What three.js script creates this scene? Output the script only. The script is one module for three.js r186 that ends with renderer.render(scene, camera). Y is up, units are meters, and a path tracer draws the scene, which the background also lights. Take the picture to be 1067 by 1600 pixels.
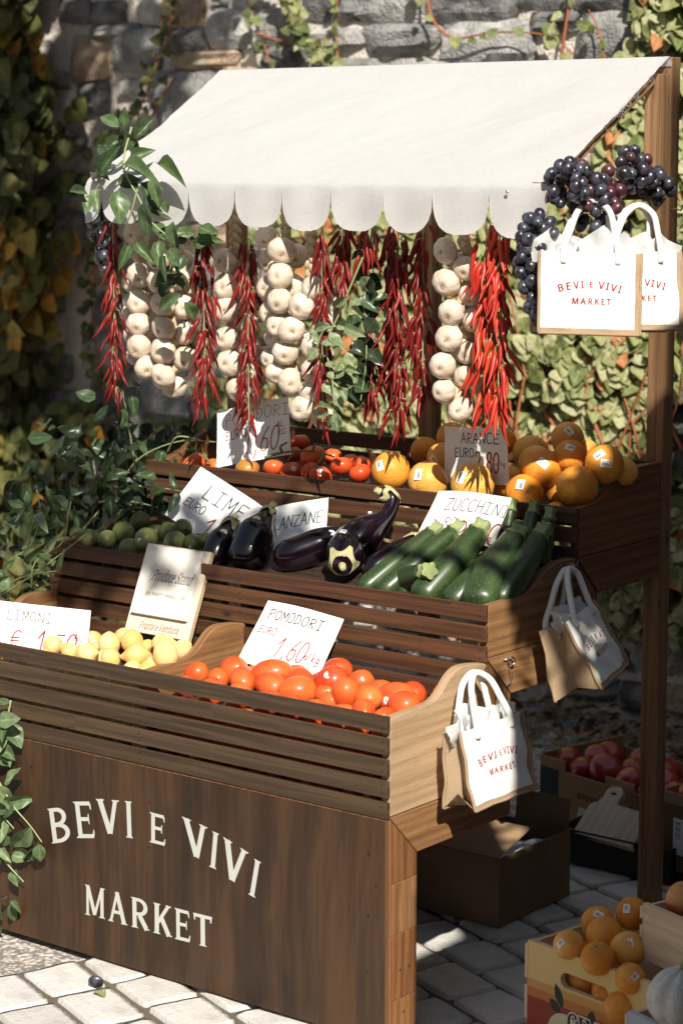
import * as THREE from 'three';
import { RoundedBoxGeometry } from 'three/addons/geometries/RoundedBoxGeometry.js';
import { mergeGeometries, mergeVertices, toCreasedNormals } from 'three/addons/utils/BufferGeometryUtils.js';

// ---------------------------------------------------------------- camera, sky, sun, exposure
const scene = new THREE.Scene();
const camera = new THREE.PerspectiveCamera(25.48, 682 / 1024, 0.1, 400);
camera.position.set(2.3561, 1.6, 3.0981);
camera.rotation.order = 'YXZ';
camera.rotation.set(-0.1583, 0.6718, -0.0013);
camera.focus = 4.45;
camera.userData.fStop = 4.5;

const SUN = new THREE.Vector3(0.56, 0.63, 0.53).normalize();
{ // clear autumn sky: pale at the horizon, blue overhead, brighter around the sun
  const w = 128, h = 64, d = new Float32Array(w * h * 4), v = new THREE.Vector3();
  for (let j = 0; j < h; j++) for (let i = 0; i < w; i++) {
    const lat = ((j + 0.5) / h - 0.5) * Math.PI, lon = ((i + 0.5) / w - 0.5) * Math.PI * 2;
    v.set(Math.cos(lat) * Math.cos(lon), Math.sin(lat), Math.cos(lat) * Math.sin(lon));
    const up = Math.max(0, v.y), k = Math.pow(1 - up, 2.2), glow = Math.pow(Math.max(0, v.dot(SUN)), 12) * 0.7, o = (j * w + i) * 4;
    const c = v.y < 0 ? [0.3, 0.28, 0.26] : [0.36 + 0.4 * k + glow, 0.45 + 0.36 * k + glow * 0.95, 0.62 + 0.26 * k + glow * 0.85];
    d[o] = c[0]; d[o + 1] = c[1]; d[o + 2] = c[2]; d[o + 3] = 1;
  }
  const t = new THREE.DataTexture(d, w, h, THREE.RGBAFormat, THREE.FloatType);
  t.mapping = THREE.EquirectangularReflectionMapping; t.magFilter = t.minFilter = THREE.LinearFilter; t.wrapS = THREE.RepeatWrapping; t.needsUpdate = true;
  scene.background = t; scene.environment = t;
}
scene.environmentIntensity = 0.37;

const sun = new THREE.DirectionalLight(new THREE.Color(1, 0.94, 0.835), 5);
sun.name = 'sun';
sun.position.copy(SUN).multiplyScalar(12);
sun.castShadow = true;
sun.shadow.mapSize.set(4096, 4096);
Object.assign(sun.shadow.camera, { left: -5, right: 5, top: 5, bottom: -5, near: 1, far: 30 });
scene.add(sun, sun.target);

const renderer = new THREE.WebGLRenderer({ antialias: true });
renderer.toneMapping = THREE.LinearToneMapping;
renderer.toneMappingExposure = 1.44;
renderer.shadowMap.enabled = true;

// ---------------------------------------------------------------- small tools
const V = (x, y, z) => new THREE.Vector3(x, y, z);
const lin = (r, g, b) => new THREE.Color().setRGB(r, g, b);
let seed = 7;
function rnd() { seed = (seed * 1664525 + 1013904223) >>> 0; return seed / 4294967296; }
const rr = (a, b) => a + (b - a) * rnd();
const pick = (a) => a[Math.floor(rnd() * a.length)];
const names = new Map();
function numbered(n) { const k = names.get(n) || 0; names.set(n, k + 1); return k ? n + '_' + String(k).padStart(3, '0') : n; }
function tag(o, label, category, group) {
  o.userData.label = label; o.userData.category = category;
  if (group) o.userData.group = group;
  return o;
}
function thing(name, label, category, pos = [0, 0, 0], group) {
  const o = new THREE.Group();
  o.name = numbered(name); o.position.set(...pos); scene.add(o);
  return tag(o, label, category, group);
}
function mesh(name, geo, mat, parent, pos) {
  const m = new THREE.Mesh(geo, mat);
  m.name = parent ? name : numbered(name);
  m.castShadow = m.receiveShadow = true;
  if (pos) m.position.set(...pos);
  (parent || scene).add(m);
  return m;
}
function structure(o) { o.userData.kind = 'structure'; return o; }

// value noise
function hash2(x, y, s) { let h = Math.imul(x, 374761393) ^ Math.imul(y, 668265263) ^ Math.imul(s + 11, 974634777); h = Math.imul(h ^ (h >>> 13), 1274126177); return ((h ^ (h >>> 16)) >>> 0) / 4294967296; }
function noise(x, y, s = 0) {
  const xi = Math.floor(x), yi = Math.floor(y); let u = x - xi, v = y - yi; u = u * u * (3 - 2 * u); v = v * v * (3 - 2 * v);
  const a = hash2(xi, yi, s), b = hash2(xi + 1, yi, s), c = hash2(xi, yi + 1, s), d = hash2(xi + 1, yi + 1, s);
  return a + (b - a) * u + (c - a) * v + (a - b - c + d) * u * v;
}
function fbm(x, y, s = 0, n = 4) { let t = 0, a = 0.5; for (let i = 0; i < n; i++) { t += a * noise(x, y, s + i * 17); x *= 2.03; y *= 2.03; a *= 0.5; } return t / (1 - Math.pow(0.5, n)); }
const toS = (c) => Math.round(255 * (c <= 0.0031308 ? 12.92 * c : 1.055 * Math.pow(Math.min(c, 1), 1 / 2.4) - 0.055));
function texture(w, h, fn, { srgb = true, repeat = [1, 1] } = {}) {
  const d = new Uint8Array(w * h * 4);
  for (let j = 0; j < h; j++) for (let i = 0; i < w; i++) {
    const c = fn(i / w, j / h, i, j), k = (j * w + i) * 4;
    if (srgb) { d[k] = toS(c[0]); d[k + 1] = toS(c[1]); d[k + 2] = toS(c[2]); }
    else { d[k] = d[k + 1] = d[k + 2] = Math.max(0, Math.min(255, Math.round(c * 255))); }
    d[k + 3] = 255;
  }
  const t = new THREE.DataTexture(d, w, h);
  t.wrapS = t.wrapT = THREE.RepeatWrapping; t.magFilter = THREE.LinearFilter; t.minFilter = THREE.LinearMipmapLinearFilter; t.generateMipmaps = true;
  if (srgb) t.colorSpace = THREE.SRGBColorSpace;
  t.repeat.set(...repeat); t.needsUpdate = true;
  return t;
}
const mix = (a, b, t) => [a[0] + (b[0] - a[0]) * t, a[1] + (b[1] - a[1]) * t, a[2] + (b[2] - a[2]) * t];
const sm = (a, b, x) => { const t = Math.max(0, Math.min(1, (x - a) / (b - a))); return t * t * (3 - 2 * t); };
function std(o) { return new THREE.MeshStandardMaterial({ side: THREE.DoubleSide, ...o }); }
function phys(o) { return new THREE.MeshPhysicalMaterial({ side: THREE.DoubleSide, ...o }); }
function canvasTex(w, h, draw) {
  const c = document.createElement('canvas'); c.width = w; c.height = h;
  draw(c.getContext('2d'), w, h);
  const t = new THREE.CanvasTexture(c); t.colorSpace = THREE.SRGBColorSpace; t.magFilter = THREE.LinearFilter; t.anisotropy = 4;
  return t;
}

// ---------------------------------------------------------------- wood: u across the grain, v along it, in metres (tile 0.25 x 2 m)
function grain(u, v, s) {      // 0..1, u in [0,.25) m, v in [0,2) m
  const warp = fbm(u * 14, v * 1.6, s) * 0.06;
  const ring = 0.5 + 0.5 * Math.sin((u + warp) * 260 + 5 * fbm(u * 30, v * 1.1, s + 3));
  const fibre = noise(u * 900, v * 9, s + 5), broad = fbm(u * 22, v * 2.2, s + 9), fine = noise(u * 420, v * 26, s + 7);
  return 0.24 * ring + 0.3 * fibre + 0.32 * broad + 0.14 * fine;
}
function woodTex(light, dark, s, streak = 0.5) {
  const knots = s < 10 ? [[hash2(s, 1, 5), hash2(s, 2, 5), 0.009], [hash2(s, 3, 5), hash2(s, 4, 5), 0.007], [hash2(s, 5, 5), hash2(s, 6, 5), 0.005]] : [];
  return texture(256, 1024, (x, y) => {
    const u = x * 0.25, v = y * 2, g = grain(u, v, s);
    let c = mix(dark, light, sm(0.18, 0.82, g));
    const st = sm(0.62, 0.72, fbm(u * 60, v * 1.3, s + 21)) * streak;
    c = mix(c, [dark[0] * 0.5, dark[1] * 0.5, dark[2] * 0.5], st);
    for (const [kx, ky, kr] of knots) { const dx = (x - kx) * 0.25, dy = (y - ky) * 2 * 0.45, d = Math.sqrt(dx * dx + dy * dy) / kr; if (d < 1.6) c = mix([dark[0] * 0.35, dark[1] * 0.32, dark[2] * 0.3], c, sm(0.25, 1.6, d + 0.25 * Math.sin(d * 16))); }
    const pore = noise(u * 1000, v * 34, s + 31) > 0.86 ? 0.8 : 1;
    return [c[0] * pore, c[1] * pore, c[2] * pore];
  }, { repeat: [4, 0.5] });
}
const woodBump = texture(256, 1024, (x, y) => grain(x * 0.25, y * 2, 3), { srgb: false, repeat: [4, 0.5] });
function woodMat(light, dark, s, streak, rough = 0.62) { return std({ map: woodTex(light, dark, s, streak), bumpMap: woodBump, bumpScale: 0.0006, roughness: rough }); }
const W = {
  slat: [woodMat([0.092, 0.057, 0.028], [0.042, 0.024, 0.0115], 1, 0.3), woodMat([0.082, 0.049, 0.024], [0.036, 0.021, 0.01], 2, 0.5)],
  red: [woodMat([0.11, 0.044, 0.018], [0.042, 0.016, 0.007], 3, 0.4), woodMat([0.13, 0.055, 0.023], [0.05, 0.02, 0.008], 4, 0.5)],
  birch: woodMat([0.5, 0.345, 0.21], [0.36, 0.235, 0.13], 5, 0.15, 0.5),
  oak: [woodMat([0.28, 0.13, 0.05], [0.13, 0.052, 0.018], 6, 0.35), woodMat([0.33, 0.172, 0.074], [0.17, 0.078, 0.03], 7, 0.3), woodMat([0.28, 0.12, 0.044], [0.14, 0.054, 0.018], 8, 0.35)],
  pine: woodMat([0.35, 0.2, 0.098], [0.18, 0.092, 0.04], 9, 0.35, 0.68),
  dark: woodMat([0.06, 0.032, 0.018], [0.026, 0.013, 0.008], 10, 0.3),
  crate: woodMat([0.72, 0.56, 0.38], [0.58, 0.42, 0.26], 11, 0.1, 0.75),
  board: woodMat([0.6, 0.46, 0.33], [0.4, 0.28, 0.18], 12, 0.3, 0.6),
};
function boxUV(geo, axis, ou = rnd() * 0.25, ov = rnd() * 2) {     // planar uv in metres, v along "axis"
  const g = geo.index ? geo.toNonIndexed() : geo, p = g.attributes.position, uv = new Float32Array(p.count * 2);
  const a = V(0, 0, 0), b = V(0, 0, 0), c = V(0, 0, 0), n = V(0, 0, 0);
  const k = 'xyz'.indexOf(axis);
  for (let i = 0; i < p.count; i += 3) {
    a.fromBufferAttribute(p, i); b.fromBufferAttribute(p, i + 1); c.fromBufferAttribute(p, i + 2);
    n.subVectors(b, a).cross(c.clone().sub(a));
    const m = [Math.abs(n.x), Math.abs(n.y), Math.abs(n.z)], d = m.indexOf(Math.max(...m));
    const cross = [0, 1, 2].filter((q) => q !== d && q !== k);
    const across = cross[0], along = d === k ? cross[1] : k;
    [a, b, c].forEach((q, j) => { uv[(i + j) * 2] = q.getComponent(across) + ou + (d === 1 ? 0.07 : 0); uv[(i + j) * 2 + 1] = q.getComponent(along) * (d === k ? 0.2 : 1) + ov; });
  }
  g.setAttribute('uv', new THREE.BufferAttribute(uv, 2));
  return g;
}
function plank(w, h, d, axis, r = 0.0018) { return boxUV(new RoundedBoxGeometry(w, h, d, 1, Math.min(r, w / 2.2, h / 2.2, d / 2.2)), axis); }
// box between two corners
function beam(name, x0, x1, y0, y1, z0, z1, axis, mat, parent, r) {
  return mesh(name, plank(x1 - x0, y1 - y0, z1 - z0, axis, r), mat, parent, [(x0 + x1) / 2, (y0 + y1) / 2, (z0 + z1) / 2]);
}
// tube with a radius that varies: rad(t, a) in metres
function sweep(pts, rad, nR = 8, nL = 10, closedCaps = true) {
  const curve = new THREE.CatmullRomCurve3(pts), fr = curve.computeFrenetFrames(nL, false);
  const pos = [], uv = [], idx = [];
  for (let j = 0; j <= nL; j++) {
    const t = j / nL, c = curve.getPointAt(t), N = fr.normals[j], B = fr.binormals[j];
    for (let i = 0; i <= nR; i++) {
      const a = (i % nR) / nR * Math.PI * 2, r = rad(t, a);
      const q = c.clone().addScaledVector(N, Math.cos(a) * r).addScaledVector(B, Math.sin(a) * r);
      pos.push(q.x, q.y, q.z); uv.push(i / nR, t);
    }
  }
  const w = nR + 1;
  for (let j = 0; j < nL; j++) for (let i = 0; i < nR; i++) { const a = j * w + i; idx.push(a, a + 1, a + w, a + 1, a + w + 1, a + w); }
  if (closedCaps) for (const j of [0, nL]) {
    const c = curve.getPointAt(j / nL), k = pos.length / 3; pos.push(c.x, c.y, c.z); uv.push(0.5, j / nL);
    for (let i = 0; i < nR; i++) j ? idx.push(j * w + i, j * w + i + 1, k) : idx.push(i + 1, i, k);
  }
  const g = new THREE.BufferGeometry();
  g.setAttribute('position', new THREE.Float32BufferAttribute(pos, 3)); g.setAttribute('uv', new THREE.Float32BufferAttribute(uv, 2)); g.setIndex(idx);
  g.computeVertexNormals();
  const n = g.attributes.normal;
  for (let j = 0; j <= nL; j++) { const a = j * w, b = a + nR, v = V(n.getX(a) + n.getX(b), n.getY(a) + n.getY(b), n.getZ(a) + n.getZ(b)).normalize(); n.setXYZ(a, v.x, v.y, v.z); n.setXYZ(b, v.x, v.y, v.z); }
  return g;
}
// grid surface from a function of (s, t) in 0..1
function sheet(fn, ns, nt) {
  const pos = [], uv = [], idx = [];
  for (let j = 0; j <= nt; j++) for (let i = 0; i <= ns; i++) { const p = fn(i / ns, j / nt); pos.push(p[0], p[1], p[2]); uv.push(p.length > 3 ? p[3] : i / ns, p.length > 3 ? p[4] : j / nt); }
  const w = ns + 1;
  for (let j = 0; j < nt; j++) for (let i = 0; i < ns; i++) { const a = j * w + i; idx.push(a, a + 1, a + w, a + 1, a + w + 1, a + w); }
  const g = new THREE.BufferGeometry();
  g.setAttribute('position', new THREE.Float32BufferAttribute(pos, 3)); g.setAttribute('uv', new THREE.Float32BufferAttribute(uv, 2)); g.setIndex(idx); g.computeVertexNormals();
  return g;
}
function paint(g, fn) {            // vertex colours (linear)
  const p = g.attributes.position, c = new Float32Array(p.count * 3), v = V(0, 0, 0);
  for (let i = 0; i < p.count; i++) { v.fromBufferAttribute(p, i); const k = fn(v, i); c[i * 3] = k[0]; c[i * 3 + 1] = k[1]; c[i * 3 + 2] = k[2]; }
  g.setAttribute('color', new THREE.BufferAttribute(c, 3)); return g;
}
// ================================================================ SETTING
// ---------------------------------------------------------------- ground, pavers
const gravelTex = texture(512, 512, (x, y) => {
  const n = noise(x * 170, y * 170, 3), m = noise(x * 90, y * 90, 5), f = fbm(x * 6, y * 6, 8);
  const c = mix([0.2, 0.175, 0.155], [0.62, 0.56, 0.5], sm(0.3, 0.8, n * 0.6 + m * 0.4));
  const k = 0.8 + 0.35 * f; return [c[0] * k, c[1] * k, c[2] * k];
}, { repeat: [60, 60] });
const ground = structure(mesh('ground', new THREE.PlaneGeometry(60, 60).rotateX(-Math.PI / 2), std({ map: gravelTex, roughness: 0.95, bumpMap: gravelTex, bumpScale: 0.003 })));
ground.position.y = -0.012;
const paveTex = texture(512, 512, (x, y) => {
  const f = fbm(x * 5, y * 5, 2, 5), n = noise(x * 230, y * 230, 4), b = sm(0.58, 0.75, fbm(x * 13, y * 13, 14));
  const k = 0.78 + 0.26 * f + 0.14 * (n - 0.5) - 0.1 * b; return [0.66 * k, 0.635 * k, 0.6 * k];
}, { repeat: [2.2, 2.2] });
const paveBump = texture(512, 512, (x, y) => 0.6 * fbm(x * 26, y * 26, 6) + 0.4 * noise(x * 150, y * 150, 7), { srgb: false, repeat: [2.2, 2.2] });
const paveMats = [1, 0.9, 0.95].map((k, i) => std({ map: paveTex, color: lin(k, k * (1 - 0.01 * i), k * (1 - 0.02 * i)), roughness: 0.9, bumpMap: paveBump, bumpScale: 0.002 }));
{
  const pavement = structure(new THREE.Group()); pavement.name = 'pavement'; scene.add(pavement);
  const U = V(Math.cos(0.361), 0, Math.sin(0.361)), N = V(-Math.sin(0.361), 0, Math.cos(0.361));
  // bed of sand between and below the stones
  const bed = mesh('sand_bed', new THREE.BoxGeometry(4.6, 0.03, 3.6), std({ map: gravelTex, color: lin(0.36, 0.31, 0.26), roughness: 1 }), pavement);
  const bc = V(0, 0, 0).addScaledVector(U, 1.59).addScaledVector(N, -0.85);
  bed.position.set(bc.x, -0.0235, bc.z); bed.rotation.y = -0.361;
  const variants = [0, 1, 2, 3, 4].map((s) => sheet((a, b) => {       // tumbled paver: worn rounded arrises, uneven outline
    const e = (k) => { const q = k * 2 - 1; return Math.sign(q) * (1 - Math.pow(1 - Math.abs(q), 1.9)); };
    let x = e(a), z = e(b); const m = Math.max(Math.abs(x), Math.abs(z)), pw = 14, L = Math.pow(Math.pow(Math.abs(x), pw) + Math.pow(Math.abs(z), pw), 1 / pw), f = L > 0 ? m / L : 1;
    x *= f; z *= f;
    const wob = 1 + (noise(x * 2.6 + s * 9, z * 2.6, s) - 0.5) * 0.07, drop = sm(0.91, 1, m);
    const y = 0.03 - 0.05 * drop * drop + (noise(x * 2 + s * 5, z * 2, 3) - 0.5) * 0.005 * (1 - drop);
    return [x * 0.5 * wob, y, -z * 0.5 * wob, x * 0.09 + s * 0.37, z * 0.065 + s * 0.61];
  }, 14, 12));
  let count = 0; const far = [];
  for (let k = -20; k < 10; k++) {
    const v0 = 0.296 + k * 0.1285;
    let u = -0.705 + (k % 2 ? 0.005 : 0);
    while (u < 2.2) {
      const len = rr(0.145, 0.205), uc = u + len / 2; u += len;
      const c = V(0, 0, 0).addScaledVector(U, uc).addScaledVector(N, v0 + 0.064);
      const inView = c.z > -2.3 && c.z < 0.62 && c.x > -1.15 && c.x < 0.75;
      if (!inView) continue;
      const near = count < 298;
      const m = mesh('paver', pick(variants), pick(paveMats), pavement, [c.x, -0.03 + rr(-0.0025, 0.001), c.z]);
      m.scale.set(len - 0.002, 1, 0.1285 - 0.002); m.rotation.set(rr(-0.008, 0.008), -0.361 + rr(-0.008, 0.008), rr(-0.008, 0.008)); count++;
    }
  }
}
// ---------------------------------------------------------------- stone wall
const stoneTex = (a, b, s) => texture(256, 256, (x, y) => {
  const f = fbm(x * 7, y * 7, s, 5), n = noise(x * 120, y * 120, s + 2), v = sm(0.6, 0.72, fbm(x * 9 + 4, y * 4, s + 6));
  const c = mix(a, b, sm(0.25, 0.75, f)); const k = 0.84 + 0.32 * n; return mix([c[0] * k, c[1] * k, c[2] * k], [0.34, 0.33, 0.31], v * 0.35);
}, { repeat: [3, 3] });
const stoneBump = texture(256, 256, (x, y) => 0.65 * fbm(x * 9, y * 9, 40, 5) + 0.35 * noise(x * 70, y * 70, 41), { srgb: false, repeat: [3, 3] });
const stoneMats = [[[0.148, 0.145, 0.14], [0.3, 0.295, 0.285]], [[0.25, 0.245, 0.235], [0.44, 0.43, 0.415]], [[0.25, 0.17, 0.11], [0.43, 0.33, 0.23]], [[0.08, 0.077, 0.075], [0.19, 0.187, 0.185]], [[0.31, 0.295, 0.275], [0.47, 0.45, 0.42]]]
  .map(([a, b], i) => std({ map: stoneTex(a, b, i * 9 + 50), bumpMap: stoneBump, bumpScale: 0.012, roughness: 0.92 }));
function stoneGeo(w, h, d) {
  const g = new THREE.BoxGeometry(w, h, d, 5, 4, 2), p = g.attributes.position, s = Math.floor(rnd() * 900), pw = rr(5, 14), sk = rr(-0.12, 0.12), sk2 = rr(-0.14, 0.14);
  for (let i = 0; i < p.count; i++) {
    let x = p.getX(i) / w * 2, y = p.getY(i) / h * 2, z = p.getZ(i) / d * 2;
    const L = Math.pow(Math.pow(Math.abs(x), pw) + Math.pow(Math.abs(y), pw), 1 / pw), m = Math.max(Math.abs(x), Math.abs(y), 1e-4), f = L > 0 ? m / L : 1;
    x *= f; y *= f;
    const e = 1 + (noise(x * 2.6 + s, y * 2.6, 1) - 0.5) * 0.2;
    x *= e * (1 + sk * y); y *= e * (1 + sk2 * x);
    const edge = 1 - sm(0.7, 1, m);
    const zz = z > 0 ? z * (0.45 + 0.55 * edge) + (noise(x * 2.5 + s, y * 2.5, 8) - 0.5) * 0.7 * (z > 0.5 ? 1 : 0) : z;
    p.setXYZ(i, x * w / 2, y * h / 2, zz * d / 2);
  }
  let q = mergeVertices(g.deleteAttribute('normal') && g.deleteAttribute('uv') ? g : g, 1e-5); q = toCreasedNormals(q, 0.55);
  const pp = q.attributes.position, uv = new Float32Array(pp.count * 2), ou = rnd(), ov = rnd();
  for (let i = 0; i < pp.count; i++) { uv[i * 2] = pp.getX(i) + pp.getZ(i) * 0.5 + ou; uv[i * 2 + 1] = pp.getY(i) + pp.getZ(i) * 0.5 + ov; }
  q.setAttribute('uv', new THREE.BufferAttribute(uv, 2)); return q;
}
{
  const wall = thing('stone_wall', 'old rubble stone wall with pale mortar joints standing behind the produce stand', 'wall', [0, 0, -2.36]);
  const mortarTex = texture(512, 512, (x, y) => { const f = fbm(x * 9, y * 9, 71, 5), n = noise(x * 190, y * 190, 73), k = 0.7 + 0.35 * f + 0.25 * (n - 0.5); return [0.7 * k, 0.63 * k, 0.56 * k]; }, { repeat: [1.2, 1.2] });
  const body = mesh('mortar', sheet((s, t) => { const x = -4.6 + 6.2 * s, y = -0.1 + 3 * t; return [x, y, (fbm(x * 9, y * 9, 77) - 0.5) * 0.03, x, y]; }, 120, 60), std({ map: mortarTex, bumpMap: stoneBump, bumpScale: 0.01, roughness: 1 }), wall);
  mesh('wall_core', new THREE.BoxGeometry(6.2, 3, 0.3), std({ color: lin(0.35, 0.31, 0.27), roughness: 1 }), wall, [-1.5, 1.4, -0.18]);
  // stones that can be told apart in the photograph: x, y, width, height, tone
  const seen = [
    [-3.1, 2.06, .13, .08, 3], [-2.95, 2.045, .15, .07, 3], [-2.92, 1.985, .2, .045, 0], [-2.76, 2.04, .1, .07, 4], [-2.62, 2.035, .16, .085, 2], [-2.46, 2.06, .06, .03, 3], [-2.33, 2.065, .13, .05, 1],
    [-3.02, 1.9, .17, .125, 2], [-2.82, 1.92, .19, .12, 0], [-2.6, 1.95, .16, .075, 3], [-2.41, 1.975, .17, .11, 1], [-2.22, 1.975, .15, .1, 0], [-2.53, 1.885, .26, .055, 2], [-2.2, 1.885, .15, .06, 3],
    [-3.02, 1.77, .12, .09, 3], [-2.84, 1.8, .13, .06, 4], [-2.6, 1.745, .24, .18, 0], [-2.37, 1.8, .12, .1, 2], [-3.1, 1.62, .07, .05, 3], [-2.92, 1.6, .14, .12, 0], [-2.75, 1.62, .14, .07, 2], [-3.05, 1.49, .17, .06, 3],
    [-2.84, 1.49, .13, .1, 1], [-3.12, 1.33, .08, .12, 0], [-2.97, 1.35, .15, .11, 4], [-2.8, 1.34, .12, .1, 2], [-3.0, 1.21, .18, .09, 2], [-2.82, 1.2, .13, .1, 1], [-2.92, 1.07, .22, .12, 0], [-2.68, 1.1, .18, .1, 1],
    [-2.98, .93, .2, .11, 1], [-2.74, .94, .22, .12, 4], [-2.95, .79, .17, .1, 0], [-2.72, .78, .2, .11, 0], [-2.5, .85, .18, .13, 1], [-2.9, .66, .2, .09, 4], [-2.66, .65, .2, .1, 1],
    [-2.02, 2.04, .2, .1, 3], [-1.78, 2.03, .24, .11, 1], [-1.5, 2.02, .26, .1, 3], [-1.25, 2.035, .18, .08, 0], [-1.03, 2.03, .2, .09, 3], [-2.0, 1.93, .22, .06, 1], [-1.74, 1.925, .24, .07, 0],
    [-1.44, 1.905, .28, .11, 1], [-1.21, 1.955, .14, .05, 3], [-1.04, 1.91, .16, .12, 0], [-.87, 1.93, .13, .14, 3], [-2.0, 1.82, .28, .09, 0], [-1.68, 1.82, .24, .09, 4], [-1.4, 1.78, .2, .1, 1], [-1.15, 1.8, .22, .08, 1], [-.9, 1.78, .2, .1, 0],
    [-1.2, 1.66, .2, .12, 4], [-.98, 1.64, .18, .12, 1], [-1.22, 1.52, .24, .1, 1], [-.95, 1.5, .2, .12, 4],
  ];
  const covered = (x, y, w, h) => seen.some((q) => Math.abs(q[0] - x) < (q[2] + w) / 2 + 0.008 && Math.abs(q[1] - y) < (q[3] + h) / 2 + 0.008);
  for (const [x, y, w, h, k] of seen) mesh('stone', stoneGeo(w * 1.16, h * 1.16, 0.075), stoneMats[k], wall, [x, y, rr(-0.012, 0.006)]);
  const rest = [[], [], [], [], []]; let n = seen.length;
  for (let y = 0.02; y < 2.75;) {
    const rowH = rr(0.085, 0.13);
    for (let x = -4.5 + rr(0, 0.2); x < 1.4;) {
      const w = rr(0.1, 0.3), h = rowH * rr(0.8, 1.05) - 0.008, cx = x + w / 2, cy = y + rowH / 2 + rr(-0.012, 0.012), k = pick([0, 0, 1, 1, 2, 3, 4]); x += w;
      if (covered(cx, cy, w - 0.024, h)) continue;
      const g = stoneGeo(w - 0.01, h, 0.075), pos = [cx, cy, rr(-0.02, 0.008)];
      const inView = cx > -3.6 && cx < -0.7 && cy > 0.45 && cy < 2.15 && (cx < -2.3 || cy > 1.4);
      if (inView && n < 298) { mesh('stone', g, stoneMats[k], wall, pos); n++; } else rest[k].push(g.translate(...pos));
    }
    y += rowH;
  }
  rest.forEach((list, k) => { if (list.length) mesh('stone_course', mergeGeometries(list), stoneMats[k], wall).userData.kind = 'stuff'; });
}
// ---------------------------------------------------------------- leaves
function leafGeo(shape, fold, curl, n = 6, m = 2) {   // unit leaf along +Y from the stalk, face +Z, width 1 (scaled by caller)
  return sheet((s, t) => {
    const side = s * 2 - 1, w = shape(t) * 0.5, x = side * w;
    const z = Math.abs(side) * w * fold - curl * t * t + 0.05 * Math.sin(t * 9 + side * 2) * w * 2;
    return [x, t, z, s, t];
  }, m * 2, n);
}
const ovate = (t) => Math.pow(Math.sin(Math.PI * Math.min(1, Math.pow(t, 0.72))), 0.85) * (1 - 0.12 * t) * (t > 0.985 ? 0.15 : 1);
const heart = (t) => Math.pow(Math.sin(Math.PI * Math.min(1, Math.pow(t * 0.97 + 0.03, 0.6))), 0.75);
const smilax = [leafGeo(ovate, 0.35, 0.12), leafGeo(ovate, 0.6, 0.25), leafGeo(ovate, 0.15, -0.1), leafGeo(ovate, 0.45, 0.4)];
const ivyGeo = [leafGeo(heart, 0.25, 0.15, 7, 1), leafGeo(heart, 0.5, 0.3, 7, 1), leafGeo(heart, -0.2, 0.1, 7, 1)];
function leafTex(a, b, vein, s) {
  return texture(64, 128, (x, y) => {
    const f = fbm(x * 5, y * 7, s), side = Math.abs(x - 0.5), mid = side < 0.035 ? 1 : 0, lat = sm(0.9, 1, Math.abs(Math.sin((y * 1.0 - side * 0.9) * 26))) * 0.35;
    return mix(mix(a, b, sm(0.3, 0.7, f)), vein, Math.max(mid * 0.7, lat * 0.5));
  });
}
function leafMat(a, b, vein, s, rough, tr = 0.22) { return phys({ map: leafTex(a, b, vein, s), roughness: rough, transmission: tr, thickness: 0, ior: 1.35 }); }
const SM = [leafMat([0.055, 0.095, 0.035], [0.085, 0.135, 0.05], [0.16, 0.22, 0.1], 1, 0.36, 0.1), leafMat([0.075, 0.12, 0.05], [0.115, 0.17, 0.075], [0.2, 0.27, 0.13], 2, 0.4, 0.12), leafMat([0.035, 0.062, 0.026], [0.055, 0.09, 0.038], [0.1, 0.15, 0.07], 3, 0.33, 0.06)];
const SMpale = [leafMat([0.17, 0.23, 0.115], [0.24, 0.3, 0.16], [0.34, 0.4, 0.24], 4, 0.42, 0.12), leafMat([0.13, 0.185, 0.085], [0.19, 0.25, 0.12], [0.3, 0.36, 0.2], 5, 0.42, 0.12)];
const SMshaded = [leafMat([0.02, 0.032, 0.017], [0.035, 0.05, 0.026], [0.06, 0.08, 0.045], 6, 0.3, 0.03)];  // for vines in shade: their shade is put into the leaf colour
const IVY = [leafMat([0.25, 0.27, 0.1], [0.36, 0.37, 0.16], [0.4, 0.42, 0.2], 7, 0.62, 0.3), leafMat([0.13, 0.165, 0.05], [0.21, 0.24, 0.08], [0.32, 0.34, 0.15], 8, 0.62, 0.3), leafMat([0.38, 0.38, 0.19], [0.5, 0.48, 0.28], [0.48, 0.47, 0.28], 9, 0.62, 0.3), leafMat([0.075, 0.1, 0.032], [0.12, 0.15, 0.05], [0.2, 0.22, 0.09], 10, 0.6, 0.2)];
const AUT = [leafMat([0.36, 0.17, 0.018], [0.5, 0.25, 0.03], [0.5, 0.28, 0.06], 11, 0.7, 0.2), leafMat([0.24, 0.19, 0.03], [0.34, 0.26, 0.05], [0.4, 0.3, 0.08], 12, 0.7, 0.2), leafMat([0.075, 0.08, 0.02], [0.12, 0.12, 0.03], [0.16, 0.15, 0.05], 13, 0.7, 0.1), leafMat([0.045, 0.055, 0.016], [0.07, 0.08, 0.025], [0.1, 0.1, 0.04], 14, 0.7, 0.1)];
const RUST = leafMat([0.4, 0.15, 0.05], [0.5, 0.22, 0.09], [0.5, 0.25, 0.1], 15, 0.7, 0.2);
const stemOrange = std({ color: lin(0.34, 0.105, 0.04), roughness: 0.7 }), stemGreen = std({ color: lin(0.3, 0.36, 0.16), roughness: 0.6 }), stemBrown = std({ color: lin(0.09, 0.055, 0.03), roughness: 0.8 });
const _m = new THREE.Matrix4();
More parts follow.
